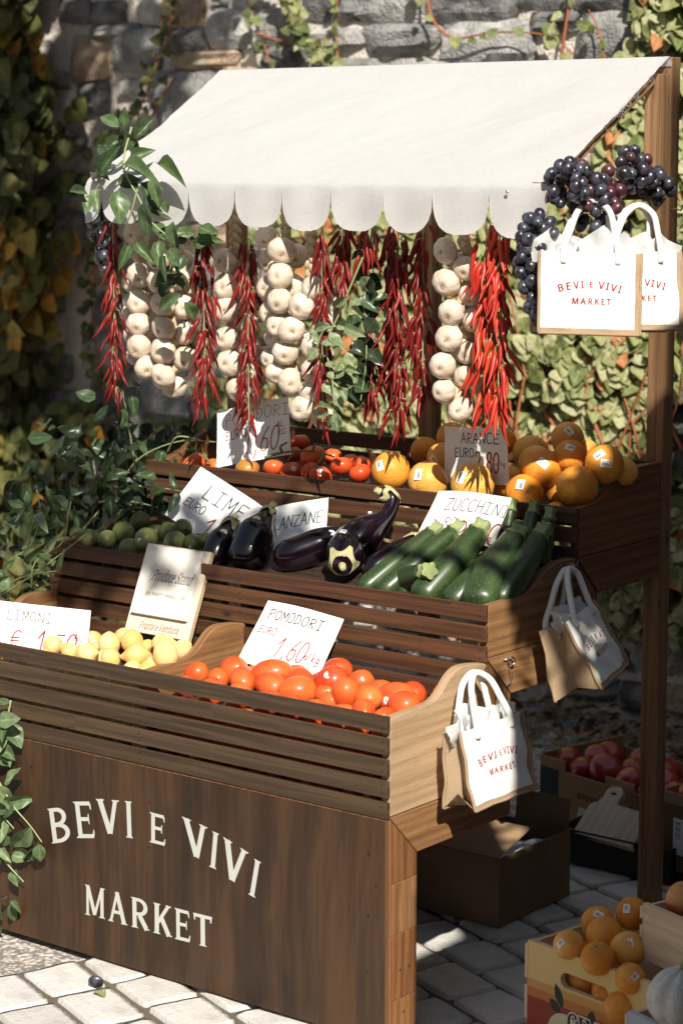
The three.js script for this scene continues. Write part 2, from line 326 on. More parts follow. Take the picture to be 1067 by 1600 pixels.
function leafMatrix(base, dir, face, len, wid) {   // dir: to the tip, face: the way the upper side looks
  const y = dir.clone().normalize(), x = y.clone().cross(face).normalize(), z = x.clone().cross(y).normalize();
  return new THREE.Matrix4().makeBasis(x.multiplyScalar(wid), y.multiplyScalar(len), z.multiplyScalar(len)).setPosition(base);
}
function leaf(parent, geo, mat, M, name = 'leaf') { const m = mesh(name, geo, mat, parent); m.matrix.copy(M); m.matrix.decompose(m.position, m.quaternion, m.scale); return m; }
// ---------------------------------------------------------------- ivy on the wall
function ivyPlant(name, label, spots, mats, own, size, look = V(.1, .35, .85)) {    // spots: functions giving a point; the first "own" leaves are parts
  const root = thing(name, label, 'ivy', [0, 0, 0]);
  const list = [];
  for (const s of spots) {
    const p = s.p, dir = V(rr(-0.75, 0.75), rr(-1, -0.25), rr(0.0, 0.55)), face = look.clone().add(V(rr(-0.6, 0.6), rr(-0.55, 0.55), rr(-0.35, 0.35)));
    const L = rr(size * 0.7, size * 1.25) * (s.k || 1);
    list.push({ M: leafMatrix(p, dir, face, L, L * rr(0.8, 1.05)), g: Math.floor(rnd() * 3), m: s.m ?? Math.floor(rnd() * mats.length), z: p.z });
  }
  list.sort((a, b) => b.z - a.z);
  list.slice(0, own).forEach((q) => leaf(root, ivyGeo[q.g], mats[q.m], q.M));
  for (let m = 0; m < mats.length; m++) {
    const part = list.slice(own).filter((q) => q.m === m); if (!part.length) continue;
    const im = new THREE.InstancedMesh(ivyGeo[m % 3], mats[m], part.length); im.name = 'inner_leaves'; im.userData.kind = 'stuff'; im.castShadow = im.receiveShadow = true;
    part.forEach((q, i) => im.setMatrixAt(i, q.M)); root.add(im);
  }
  return root;
}
{
  const right = []; // sunlit green ivy behind the right half of the stand
  const inside = (x, y) => { const edge = 1.46 + 0.16 * fbm(x * 3, 1, 4) + (x > -0.98 ? (x + 0.98) * 4.2 : 0) + (x < -1.75 ? -0.1 : 0); return y < edge && x > -2.42 + 0.4 * fbm(y * 3.1, 2, 8) - (y < 0.9 ? 0.15 : 0); };
  while (right.length < 15500) {
    const x = rr(-2.6, 0.35), y = rr(0.28, 2.25); if (!inside(x, y)) continue;
    if (fbm(x * 5.5, y * 5.5, 31) < 0.36) continue;
    const d = 0.03 + 0.17 * fbm(x * 5, y * 5, 12);
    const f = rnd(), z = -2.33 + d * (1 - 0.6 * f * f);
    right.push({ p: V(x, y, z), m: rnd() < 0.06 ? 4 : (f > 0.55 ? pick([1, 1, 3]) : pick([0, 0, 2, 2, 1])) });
  }
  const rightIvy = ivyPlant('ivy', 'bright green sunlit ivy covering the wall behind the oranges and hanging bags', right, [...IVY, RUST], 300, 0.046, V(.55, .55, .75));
  { const g = []; for (let i = 0; i < 46; i++) { let x = rr(-2.3, -0.1), y = rr(0.2, 0.9), z = -2.26 + rr(-.03, .1); const p = [V(x, y, z)]; for (let k = 0; k < 6; k++) { x += rr(-.09, .09); y += rr(.05, .2); z += rr(-.02, .02); if (y > 1.62) break; p.push(V(x, y, z)); } if (p.length > 2) g.push(sweep(p, (t) => .005 * (1.1 - .7 * t), 5, 14)); } mesh('stem', mergeGeometries(g), stemOrange, rightIvy); }
  const left = [];
  while (left.length < 3300) {
    const x = rr(-4.3, -2.98), y = rr(0.1, 2.4), lim = -3.1 + 0.16 * (fbm(y * 3, 5, 3) - 0.5) * 2; if (x > lim) continue;
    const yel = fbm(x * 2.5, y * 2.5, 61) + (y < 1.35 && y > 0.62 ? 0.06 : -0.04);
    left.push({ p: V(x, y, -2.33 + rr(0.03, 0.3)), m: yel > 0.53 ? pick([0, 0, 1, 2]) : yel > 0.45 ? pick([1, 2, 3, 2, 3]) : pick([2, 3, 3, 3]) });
  }
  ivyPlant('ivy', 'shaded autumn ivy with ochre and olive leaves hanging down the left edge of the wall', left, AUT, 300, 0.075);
  const low = [];
  while (low.length < 900) {
    const x = rr(-3.2, -2.1), y = rr(0.02, 0.82); if (y > 0.62 + 0.22 * fbm(x * 4, 3, 5)) continue;
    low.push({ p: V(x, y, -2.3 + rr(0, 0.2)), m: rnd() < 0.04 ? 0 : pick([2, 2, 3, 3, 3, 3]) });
  }
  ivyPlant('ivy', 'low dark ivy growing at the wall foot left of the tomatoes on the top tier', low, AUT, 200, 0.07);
  // runners with orange stems climbing over the bare stones: list of points in the wall plane
  const runner = (label, pts, mats, nl, size, r = 0.006, stem = stemOrange) => {
    const root = thing('ivy_runner', label, 'ivy', [0, 0, 0]);
    const P = pts.map(([x, y]) => V(x, y, -2.285 + rr(-0.012, 0.012))), c = new THREE.CatmullRomCurve3(P);
    mesh('stem', sweep(P, (t) => r * 0.7 * (1.1 - 0.6 * t), 6, 24), stem, root);
    for (let i = 0; i < nl; i++) { const p = c.getPointAt((i + rnd() * 0.8) / nl), L = rr(size * 0.6, size * 1.2); leaf(root, pick(ivyGeo), pick(mats), leafMatrix(p.add(V(rr(-0.02, 0.02), rr(-0.015, 0.015), rr(0, 0.03))), V(rr(-1, 1), rr(-0.9, 0.5), rr(0, 0.4)), V(rr(-0.5, 0.7), rr(-0.1, 0.8), 1), L, L * 0.9)); }
  };
  const dk = [AUT[2], AUT[3], AUT[3]];
  runner('orange stemmed vine running down the shaded stones at top left', [[-2.58, 2.15], [-2.62, 1.98], [-2.69, 1.86], [-2.74, 1.74], [-2.86, 1.66], [-3.0, 1.6]], dk, 34, 0.04);
  runner('short orange vine crossing the stones left of the awning peak', [[-2.6, 1.83], [-2.66, 1.75], [-2.75, 1.65], [-2.85, 1.56], [-2.98, 1.51]], dk, 18, 0.035);
  runner('orange vine shoot with two pale buds beside the awning slope', [[-2.45, 1.8], [-2.42, 1.74], [-2.35, 1.66], [-2.28, 1.6]], [IVY[2]], 5, 0.03, 0.005);
  runner('thin vine climbing the stones above the awning left end', [[-2.28, 2.12], [-2.26, 2.0], [-2.23, 1.93], [-2.2, 1.86], [-2.14, 1.8]], [IVY[3], IVY[1]], 12, 0.035, 0.005);
  runner('vine branch running right across the stones over the awning', [[-2.26, 1.96], [-2.16, 1.93], [-2.05, 1.92], [-1.96, 1.94]], dk, 5, 0.03, 0.005);
  runner('vine on the shaded stones beside the chili string at far left', [[-2.9, 1.42], [-2.94, 1.3], [-2.99, 1.15], [-2.97, 0.98], [-2.95, 0.82]], dk, 40, 0.04);
  runner('reddish vine stem on the shaded stones left of the hanging garlic', [[-2.82, 1.34], [-2.86, 1.2], [-2.88, 1.05], [-2.85, 0.92], [-2.87, 0.78]], dk, 34, 0.04);
  runner('leafy orange vine above the middle of the awning', [[-2.18, 2.13], [-2.1, 2.04], [-2.08, 1.97], [-2.0, 1.9], [-1.93, 1.86]], [IVY[0], IVY[2], IVY[1], IVY[3]], 70, 0.042, 0.007);
  runner('orange vine stem rising from the awning ridge centre', [[-1.93, 1.84], [-1.95, 1.98], [-1.93, 2.13]], [IVY[1], IVY[0]], 9, 0.035, 0.006);
  runner('orange vine crossing the sunlit stones above the awning right half', [[-1.62, 2.13], [-1.58, 1.97], [-1.52, 1.92], [-1.36, 1.93], [-1.18, 1.91], [-1.1, 1.86]], [IVY[1], IVY[0]], 10, 0.04, 0.006);
  runner('upright orange vine stem near the top right ivy', [[-1.14, 1.84], [-1.12, 1.97], [-1.1, 2.13]], [IVY[0], IVY[2]], 8, 0.04, 0.007);
  runner('little vine shoot left of the ivy at top right', [[-1.0, 1.84], [-1.03, 1.92], [-1.06, 1.98]], [IVY[1]], 5, 0.035, 0.005);
}
// fallen leaves along the foot of the wall
{
  const mats = [std({ color: lin(0.24, 0.17, 0.1), roughness: 0.9 }), std({ color: lin(0.2, 0.14, 0.08), roughness: 0.9 })];
  mats.forEach((m, k) => {
    const im = new THREE.InstancedMesh(ivyGeo[k], m, 260); im.name = numbered('leaf_litter'); im.castShadow = im.receiveShadow = true; im.userData.kind = 'stuff';
    tag(im, k ? 'brown fallen leaves on the ground along the wall foot' : 'pale dry fallen leaves on the ground along the wall foot', 'fallen leaves');
    for (let i = 0; i < 260; i++) { const L = rr(0.025, 0.05); im.setMatrixAt(i, leafMatrix(V(rr(-1.6, 0.3), rr(0.004, 0.05), rr(-2.3, -1.95)), V(rr(-1, 1), rr(-0.3, 0.3), rr(-1, 1)), V(rr(-0.6, 0.6), 1, rr(-0.6, 0.6)), L, L * 0.85)); }
    scene.add(im);
  });
}
// ---------------------------------------------------------------- unseen things added for their shade: a tree, a planted screen, houses
{
  const t = thing('tree', 'leafy tree added out of view over the wall to shade its left side', 'tree', [-2.6, 0, -3.3]);  // added out of view, crown laid out to shade the left wall
  mesh('trunk', sweep([V(0, 0, 0), V(0.1, 1.4, 0.1), V(0.4, 2.8, 0.7), V(1.2, 3.9, 3.0)], (s) => 0.16 - 0.1 * s, 10, 14), std({ color: lin(0.12, 0.09, 0.06), roughness: 0.95 }), t);
  const cs = [[-0.95, 4, -0.3, 0.5], [-0.35, 4.05, 0.15, 0.45], [0.15, 4, 0.5, 0.4], [-1.6, 4.1, -0.3, 0.6], [-0.8, 4.3, 0.4, 0.5], [-2.1, 4.3, -0.1, 0.7], [-1.4, 4.4, 0.4, 0.6], [-0.3, 4.2, 0.6, 0.3]];
  const im = new THREE.InstancedMesh(ivyGeo[0], IVY[3], 2200); im.name = 'crown'; im.userData.kind = 'stuff'; im.castShadow = im.receiveShadow = true;
  for (let i = 0; i < 2200; i++) { const c = pick(cs), r = c[3] * Math.cbrt(rnd()), a = rr(0, 6.283), b = Math.acos(rr(-1, 1)); const L = rr(0.07, 0.12); im.setMatrixAt(i, leafMatrix(V(c[0] + 2.6 + r * Math.sin(b) * Math.cos(a), c[1] + r * 0.6 * Math.cos(b), c[2] + 3.3 + r * Math.sin(b) * Math.sin(a)), V(rr(-1, 1), rr(-1, 0.3), rr(-1, 1)), V(rr(-1, 1), 1, rr(-1, 1)), L, L * 0.8)); }
  t.add(im);
  const sc = thing('added_screen', 'dark boarded screen added out of view right of the stand for shade', 'screen', [1.5, 0, 0.05]);  // added out of view; board heights set by the shade they throw
  const bM = std({ color: lin(.2, .13, .09), roughness: .95 });
  const b1 = thing('added_house', 'brown house wall added out of view on the right to block low sky', 'house', [4.6, 0, 0]); mesh('wall', new THREE.BoxGeometry(.3, 3.6, 14), bM, b1, [0, 1.8, 2]); mesh('gable', new THREE.BoxGeometry(.3, 3.15, 8), bM, b1, [-.002, 5.175, -.7]); mesh('plinth', new THREE.BoxGeometry(.34, .5, 14.02), W.dark, b1, [0, .25, 2]);  // added to block low sky; its tall end shades the wall foot
  const b2 = thing('added_house', 'brown house wall added behind the photographer to block low sky', 'house', [0, 0, 8.5]); mesh('wall', new THREE.BoxGeometry(16, 3, .3), bM, b2, [0, 1.5, 0]); mesh('plinth', new THREE.BoxGeometry(16.02, .5, .34), W.dark, b2, [0, .25, 0]);  // added to block low sky behind the camera
  for (let i = 0; i < 15; i++) { const h = i < 12 ? 2.79 : i === 13 ? 2.06 : 2.24; mesh('board', plank(0.02, h, 0.128, 'y'), W.dark, sc, [0, h / 2, -0.84 + i * 0.13 + (i > 11 ? -0.015 : 0)]); }
  const lf = thing('added_fence', 'boarded fence added out of view right of the stand for shade', 'fence', [1.5, 0, 1.1]);  // added out of view to keep sun off the right-hand paving
  for (let i = 0; i < 6; i++) { const h = 1.97; mesh('board', plank(0.02, h, 0.118, 'y'), W.dark, lf, [0.025, h / 2, -0.4 + i * 0.12]); }
  const sh = thing('added_shrub', 'leafy potted shrub added out of view right of the stand for shade', 'plant', [1.62, 0, 0.95]);  // added out of view; leaf clusters placed for dappled shade
  mesh('pot', new THREE.LatheGeometry([V(0, 0, 0), V(0.15, 0, 0), V(0.19, 0.3, 0), V(0.2, 0.34, 0), V(0.17, 0.34, 0), V(0.16, 0.3, 0), V(0, 0.3, 0)].map((q) => new THREE.Vector2(q.x, q.y)), 28), std({ color: lin(0.3, 0.14, 0.08), roughness: 0.85 }), sh);
  mesh('stem', sweep([V(0, 0.28, 0), V(0.01, 1.0, 0.01), V(-.05, 2.3, 0), V(-.3, 3.05, .5), V(-.37, 3.7, 1.0)], () => 0.016, 8, 14), stemBrown, sh);
  const fol = new THREE.InstancedMesh(smilax[0], SM[0], 1420); fol.name = 'foliage'; fol.userData.kind = 'stuff'; fol.castShadow = fol.receiveShadow = true;
  const sp = [[-0.1, 2.55, -0.1, 0.2], [-0.1, 2.3, -0.04, 0.2], [-0.1, 2.05, -0.05, 0.2], [-0.1, 1.8, -0.02, 0.18], [-0.1, 2.55, -0.17, 0.14], [-0.1, 2.42, -0.17, 0.16], [-0.08, 1.9, 0.0, 0.1], [-0.1, 2.6, -0.1, 0.14], [-0.1, 2.5, -0.05, 0.14]];
  const hi = [[-.37, 3.0, .47, .15], [-.37, 3.2, .7, .17], [-.37, 3.42, .92, .18], [-.37, 3.68, 1.02, .2]];  // high branches added to shade the lime and aubergine cards
  for (let i = 0; i < 1420; i++) { const c = i >= 1000 ? hi[i % 4] : i < 150 ? sp[i % 4] : sp[4 + i % 5], r = c[3] * Math.cbrt(rnd()), a = rr(0, 6.283), b = Math.acos(rr(-1, 1)), L = rr(0.05, 0.09); fol.setMatrixAt(i, leafMatrix(V(c[0] + 0.7 * r * Math.sin(b) * Math.cos(a), c[1] + r * Math.cos(b), c[2] + r * Math.sin(b) * Math.sin(a)), V(rr(-1, 1), rr(-1, 0.4), rr(-1, 1)), V(rr(-1, 1), 1, rr(-1, 1)), L, L * 0.5)); }
  sh.add(fol);
}
// ================================================================ THE STAND
const WID = 1.146;                                             // from x = -WID to x = 0, front at z = 0, back posts at z = -0.958
const stand = thing('produce_stand', 'brown wooden three-tier market produce stand with white scalloped awning', 'produce stand', [0, 0, 0]);
// ---- lettered front panel
function glyph(c, ch) {       // letter with small pointed serifs in a unit box, y up
  const poly = (...p) => { c.beginPath(); p.forEach(([x, y], i) => (i ? c.lineTo(x, y) : c.moveTo(x, y))); c.closePath(); c.fill(); };
  const bar = (x0, y0, x1, y1, w) => { const d = Math.hypot(x1 - x0, y1 - y0), nx = -(y1 - y0) / d * w / 2, ny = (x1 - x0) / d * w / 2; poly([x0 + nx, y0 + ny], [x1 + nx, y1 + ny], [x1 - nx, y1 - ny], [x0 - nx, y0 - ny]); };
  const foot = (x, y, w, up) => { const k = up ? 1 : -1; poly([x - w / 2 - 0.1, y], [x + w / 2 + 0.1, y], [x + w / 2, y - k * 0.055], [x - w / 2, y - k * 0.055]); };
  const stem = (x, w, lo = 0, hi = 1) => { poly([x - w / 2, lo], [x + w / 2, lo], [x + w / 2, hi], [x - w / 2, hi]); };
  const bowl = (x, y0, y1, rx, w) => { const ry = (y1 - y0) / 2, cy = (y0 + y1) / 2; c.beginPath(); c.moveTo(x, y1); c.lineTo(x + 0.25, y1); c.ellipse(x + 0.3, cy, rx, ry, 0, Math.PI / 2, -Math.PI / 2, true); c.lineTo(x, y0); c.lineTo(x, y0 + 0.11); c.lineTo(x + 0.27, y0 + 0.11); c.ellipse(x + 0.27, cy, rx - w, ry - 0.11, 0, -Math.PI / 2, Math.PI / 2, false); c.lineTo(x, y1 - 0.11); c.closePath(); c.fill(); };
  const arm = (x0, x1, y, tip) => { poly([x0, y - 0.055], [x1, y - 0.055], [x1, y + 0.055], [x0, y + 0.055]); if (tip) poly([x1 - 0.09, y], [x1 + 0.03, y], [x1 + 0.05, y + tip * 0.17], [x1, y + tip * 0.17]); };
  const w = 0.24;
  if (ch === 'I') { stem(0.5, 0.5); c.save(); c.restore(); poly([0.05, 1], [0.95, 1], [0.75, 0.945], [0.25, 0.945]); poly([0.05, 0], [0.95, 0], [0.75, 0.055], [0.25, 0.055]); }
  else if (ch === 'B') { stem(0.2, w); foot(0.2, 1, w, 1); foot(0.2, 0, w, 0); bowl(0.15, 0.47, 1, 0.5, 0.2); bowl(0.15, 0, 0.56, 0.6, 0.21); }
  else if (ch === 'E') { stem(0.22, w); foot(0.2, 1, w, 1); foot(0.2, 0, w, 0); arm(0.2, 0.9, 0.945, -1); arm(0.2, 0.75, 0.52, 0); poly([0.72, 0.4], [0.78, 0.36], [0.78, 0.68], [0.72, 0.64]); arm(0.2, 0.94, 0.055, 1); }
  else if (ch === 'V') { bar(0.16, 0.99, 0.5, 0.02, 0.22); bar(0.84, 0.99, 0.52, 0.02, 0.17); poly([0.38, 0], [0.62, 0], [0.56, 0.2], [0.44, 0.2]); poly([-0.02, 1], [0.38, 1], [0.3, 0.945], [0.04, 0.945]); poly([0.66, 1], [1.03, 1], [0.96, 0.945], [0.74, 0.945]); }
  else if (ch === 'M') { stem(0.13, 0.13); stem(0.87, 0.17); bar(0.14, 0.98, 0.5, 0.06, 0.18); bar(0.86, 0.98, 0.5, 0.06, 0.12); foot(0.13, 0, 0.12, 0); foot(0.87, 0, 0.17, 0); poly([-0.02, 1], [0.22, 1], [0.2, 0.94], [0.06, 0.94]); poly([0.8, 1], [1.04, 1], [0.96, 0.94], [0.8, 0.94]); }
  else if (ch === 'A') { bar(0.5, 0.98, 0.14, 0.01, 0.13); bar(0.48, 0.98, 0.84, 0.01, 0.21); poly([0.38, 1], [0.6, 1], [0.58, 0.85], [0.42, 0.85]); arm(0.26, 0.74, 0.34); poly([-0.02, 0], [0.3, 0], [0.22, 0.055], [0.06, 0.055]); poly([0.66, 0], [1.04, 0], [0.96, 0.055], [0.72, 0.055]); }
  else if (ch === 'R') { stem(0.2, w); foot(0.2, 1, w, 1); foot(0.2, 0, w, 0); bowl(0.15, 0.42, 1, 0.5, 0.2); bar(0.46, 0.46, 0.88, 0.02, 0.22); poly([0.72, 0], [1.06, 0], [1.0, 0.055], [0.76, 0.055]); }
  else if (ch === 'K') { stem(0.2, w); foot(0.2, 1, w, 1); foot(0.2, 0, w, 0); bar(0.82, 0.98, 0.28, 0.4, 0.15); bar(0.42, 0.6, 0.86, 0.02, 0.22); poly([0.66, 1], [1.0, 1], [0.94, 0.945], [0.72, 0.945]); poly([0.7, 0], [1.06, 0], [1.0, 0.055], [0.76, 0.055]); }
  else if (ch === 'T') { stem(0.5, 0.25); foot(0.5, 0, 0.25, 0); arm(0.02, 0.98, 0.945); poly([-0.03, 1], [0.06, 1], [0.1, 0.8], [0.02, 0.78]); poly([0.94, 1], [1.03, 1], [0.98, 0.78], [0.9, 0.8]); }
}
// each letter: foot of its left side, foot of its right side, top of its left side (metres on the panel)
const LETTERS = [['B', -.845, .217, -.792, .232, -.856, .289], ['E', -.773, .243, -.721, .253, -.783, .318], ['V', -.7115, .266, -.649, .274, -.718, .336], ['I', -.639, .271, -.616, .273, -.641, .346], ['E', -.574, .274, -.532, .2735, -.573, .336], ['V', -.484, .272, -.42, .262, -.488, .343], ['I', -.4215, .2555, -.4, .2525, -.413, .3285], ['V', -.3935, .248, -.332, .229, -.383, .322], ['I', -.324, .2205, -.303, .2155, -.309, .2945],
  ['M', -.754, .085, -.7, .087, -.753, .149], ['A', -.69, .086, -.638, .087, -.69, .151], ['R', -.627, .087, -.58, .089, -.627, .15], ['K', -.568, .088, -.52, .089, -.567, .151], ['E', -.511, .088, -.47, .089, -.511, .152], ['T', -.461, .089, -.415, .09, -.461, .153]];
const panelTex = canvasTex(2048, 760, (c, w, h) => {
  const im = c.createImageData(w, h);
  for (let j = 0; j < h; j++) for (let i = 0; i < w; i++) {
    const u = i / w * WID, v = j / h * 0.426;
    const g = 0.72 * fbm(u * 26 + 1.6 * fbm(u * 5, v * 4, 2), v * 2.6, 91, 4) + 0.12 * noise(u * 620, v * 22, 93) + 0.16 * noise(u * 150 + fbm(u * 9, v * 6, 7), v * 6, 94);
    let k = mix([0.026, 0.0113, 0.0043], [0.069, 0.033, 0.0128], sm(0.25, 0.75, g));
    const blot = sm(0.55, 0.72, fbm(u * 9, v * 5, 95, 4)); k = mix(k, [k[0] * 0.62, k[1] * 0.62, k[2] * 0.66], blot * 0.7);
    const p = (j * w + i) * 4; im.data[p] = toS(k[0]); im.data[p + 1] = toS(k[1]); im.data[p + 2] = toS(k[2]); im.data[p + 3] = 255;
  }
  c.putImageData(im, 0, 0);
  const S = w / WID, Y = h / 0.426;
  c.fillStyle = '#bfc0ba';
  for (const [ch, x0, y0, x1, y1, x2, y2] of LETTERS) {
    c.save(); c.setTransform((x1 - x0) * S, -(y1 - y0) * Y, (x2 - x0) * S, -(y2 - y0) * Y, (x0 + WID) * S, h - y0 * Y); glyph(c, ch); c.restore();
  }
  c.fillStyle = '#120c08';
  for (const [x, y] of [[-.574, .355], [-.576, .262], [-.578, .062], [-.037, .36], [-.037, .355], [-.038, .24], [-.039, .13], [-.9, .37], [-.02, .3]]) { c.beginPath(); c.ellipse((x + WID) * S, h - y * Y, 4.5, 5, 0, 0, 7); c.fill(); }
});
{
  const face = std({ map: panelTex, roughness: 0.5, bumpMap: woodBump, bumpScale: 0.0004 }), edge = W.oak[0];
  mesh('front_panel', new THREE.BoxGeometry(WID, 0.417, 0.012), [edge, edge, edge, edge, face, W.dark], stand, [-WID / 2, 0.2155, 0.006]);
}
// ---- side frames: polygons of (depth behind the front, height)
function sidePoly(name, pts, mat, x0, th, axis, parent = stand, bev = 0.0012) {
  const s = new THREE.Shape(pts.map(([a, b]) => new THREE.Vector2(a, b)));
  const g = new THREE.ExtrudeGeometry(s, { depth: th - 2 * bev, bevelEnabled: true, bevelThickness: bev, bevelSize: bev, bevelOffset: -bev, bevelSegments: 1, curveSegments: 8 }).rotateY(Math.PI / 2).translate(x0 + bev, 0, 0);
  return mesh(name, boxUV(g, axis), mat, parent);
}
const smooth = (pts, n = 5) => new THREE.SplineCurve(pts.map(([a, b]) => new THREE.Vector2(a, b))).getPoints((pts.length - 1) * n).map((q) => [q.x, q.y]);
const P1 = smooth([[0.004, .607], [.05, .610], [.1, .611], [.128, .6135], [.147, .621], [.165, .634], [.184, .65], [.203, .660], [.225, .6635], [.26, .661], [.297, .655]]);
const P2 = smooth([[.304, .763], [.35, .764], [.42, .767], [.445, .774], [.475, .791], [.5, .803], [.532, .811], [.57, .813], [.605, .811]]);
const P3 = smooth([[.611, .909], [.66, .913], [.7, .923], [.735, .939], [.77, .955], [.8, .963], [.84, .967], [.918, .967]]);
for (const [x, right] of [[-0.019, true], [-WID, false]]) {
  sidePoly('side_panel', [[0.001, .4285], ...P1, [.297, .4285]], right ? W.birch : W.oak[1], x, 0.019, 'z');
  const fx = x + (right ? 0.0015 : -0.0015);
  sidePoly('rail', [[.001, .4265], [.0825, .345], [.38, .345], [.38, .4265]], W.oak[1], fx, 0.019, 'z');
  sidePoly('stile', [[.0, .4255], [.0815, .344], [.0815, .302], [.0, .302]], W.oak[0], fx, 0.019, 'y');
  sidePoly('stile', [[.0, .3015], [.0815, .3015], [.0815, .205], [.0, .205]], W.oak[1], fx, 0.019, 'y');
  sidePoly('stile', [[.0, .2045], [.0815, .2045], [.0815, .082], [.0, .082]], W.oak[2], fx, 0.019, 'y');
  sidePoly('stile', [[.0, .0815], [.0815, .0815], [.0815, .03], [.07, .0], [.0, .0]], W.oak[0], fx, 0.019, 'y');
  sidePoly('side_panel', [[.301, .6645], ...P2, [.605, .6645]], W.oak[1], x, 0.019, 'z');
  sidePoly('rail', [[.301, .663], [.383, .582], [.69, .582], [.69, .663]], W.oak[1], fx - 0.002, 0.019, 'z');
  sidePoly('stile', [[.3, .662], [.382, .581], [.382, .428], [.3, .428]], W.oak[0], fx - 0.002, 0.017, 'y');
  sidePoly('side_panel', [[.608, .812], ...P3, [.918, .812]], W.oak[2], x, 0.019, 'z');
  sidePoly('rail', [[.608, .81], [.69, .729], [.918, .729], [.918, .81]], W.oak[2], fx - 0.002, 0.019, 'z');
  sidePoly('stile', [[.607, .809], [.689, .728], [.689, .584], [.607, .584]], W.oak[2], fx - 0.004, 0.017, 'y');
}
// divider between lemons and tomatoes, and dividers on the upper tiers
sidePoly('divider', [[0.001, .4285], ...P1, [.297, .4285]], W.oak[1], -0.611, 0.019, 'z');
sidePoly('divider', [[.301, .59], [.31, .74], [.42, .745], [.5, .79], [.605, .79], [.605, .59]], W.red[0], -0.611, 0.019, 'z');
// slats
for (const [top, z, mats] of [[.6136, 0, W.slat], [.7656, -.3, W.red], [.9102, -.607, W.red]]) for (let i = 0; i < 5; i++) {
  const y1 = top - i * 0.0393, y0 = y1 - 0.0305;
  beam('slat', -WID, 0.0022, y0, y1, z + 0.0005, z + 0.009, 'x', pick(mats), stand, 0.0012);
}
for (const [y0, y1] of [[.935, .968], [.893, .926], [.85, .884]]) beam('slat', -WID, -0.02, y0, y1, -.9195, -.911, 'x', W.red[0], stand);
// sloping shelves below the produce
const shelf = (y0, z0, y1, z1) => { const d = Math.hypot(y1 - y0, z1 - z0), m = mesh('shelf', plank(WID - 0.042, 0.01, d, 'x'), W.dark, stand, [-WID / 2, (y0 + y1) / 2, (z0 + z1) / 2]); m.rotation.x = Math.atan2(y1 - y0, z0 - z1) ; return m; };
shelf(.432, -.006, .432, -.296); shelf(.545, -.075, .57, -.29); shelf(.735, -.312, .79, -.6); shelf(.875, -.62, .9, -.905);
// posts, arms, rafters, beams
beam('post', -.038, 0.003, 0, 1.784, -.958, -.9205, 'y', W.pine, stand);
beam('post', -.622, -.584, 0.5, 1.76, -.957, -.92, 'y', W.pine, stand);
beam('post', -WID - 0.04, -WID - 0.002, 0, 1.784, -.958, -.9205, 'y', W.pine, stand);
for (const x of [-.0385, -1.19]) {
  beam('strut', x, x + .0385, 1.504, 1.75, -.9195, -.889, 'y', W.pine, stand);
  beam('arm', x + .004, x + .0385, 1.503, 1.541, -.8885, -.482, 'z', W.pine, stand);
  const r = mesh('rafter', plank(.024, .012, .44, 'z'), W.pine, stand, [x + .016, 1.629, -.69]); r.rotation.x = Math.atan2(.235, .42);
}
beam('front_beam', -1.16, -.039, 1.503, 1.53, -.515, -.488, 'x', W.dark, stand);
beam('ridge_beam', -1.15, -.039, 1.738, 1.768, -.915, -.885, 'x', W.dark, stand);
for (const z of [-.535, -.575]) mesh('hanging_rod', new THREE.CylinderGeometry(.005, .005, 1.13, 8).rotateZ(Math.PI / 2), W.dark, stand, [-.6, 1.515 + (z < -.55 ? .02 : 0), z]);
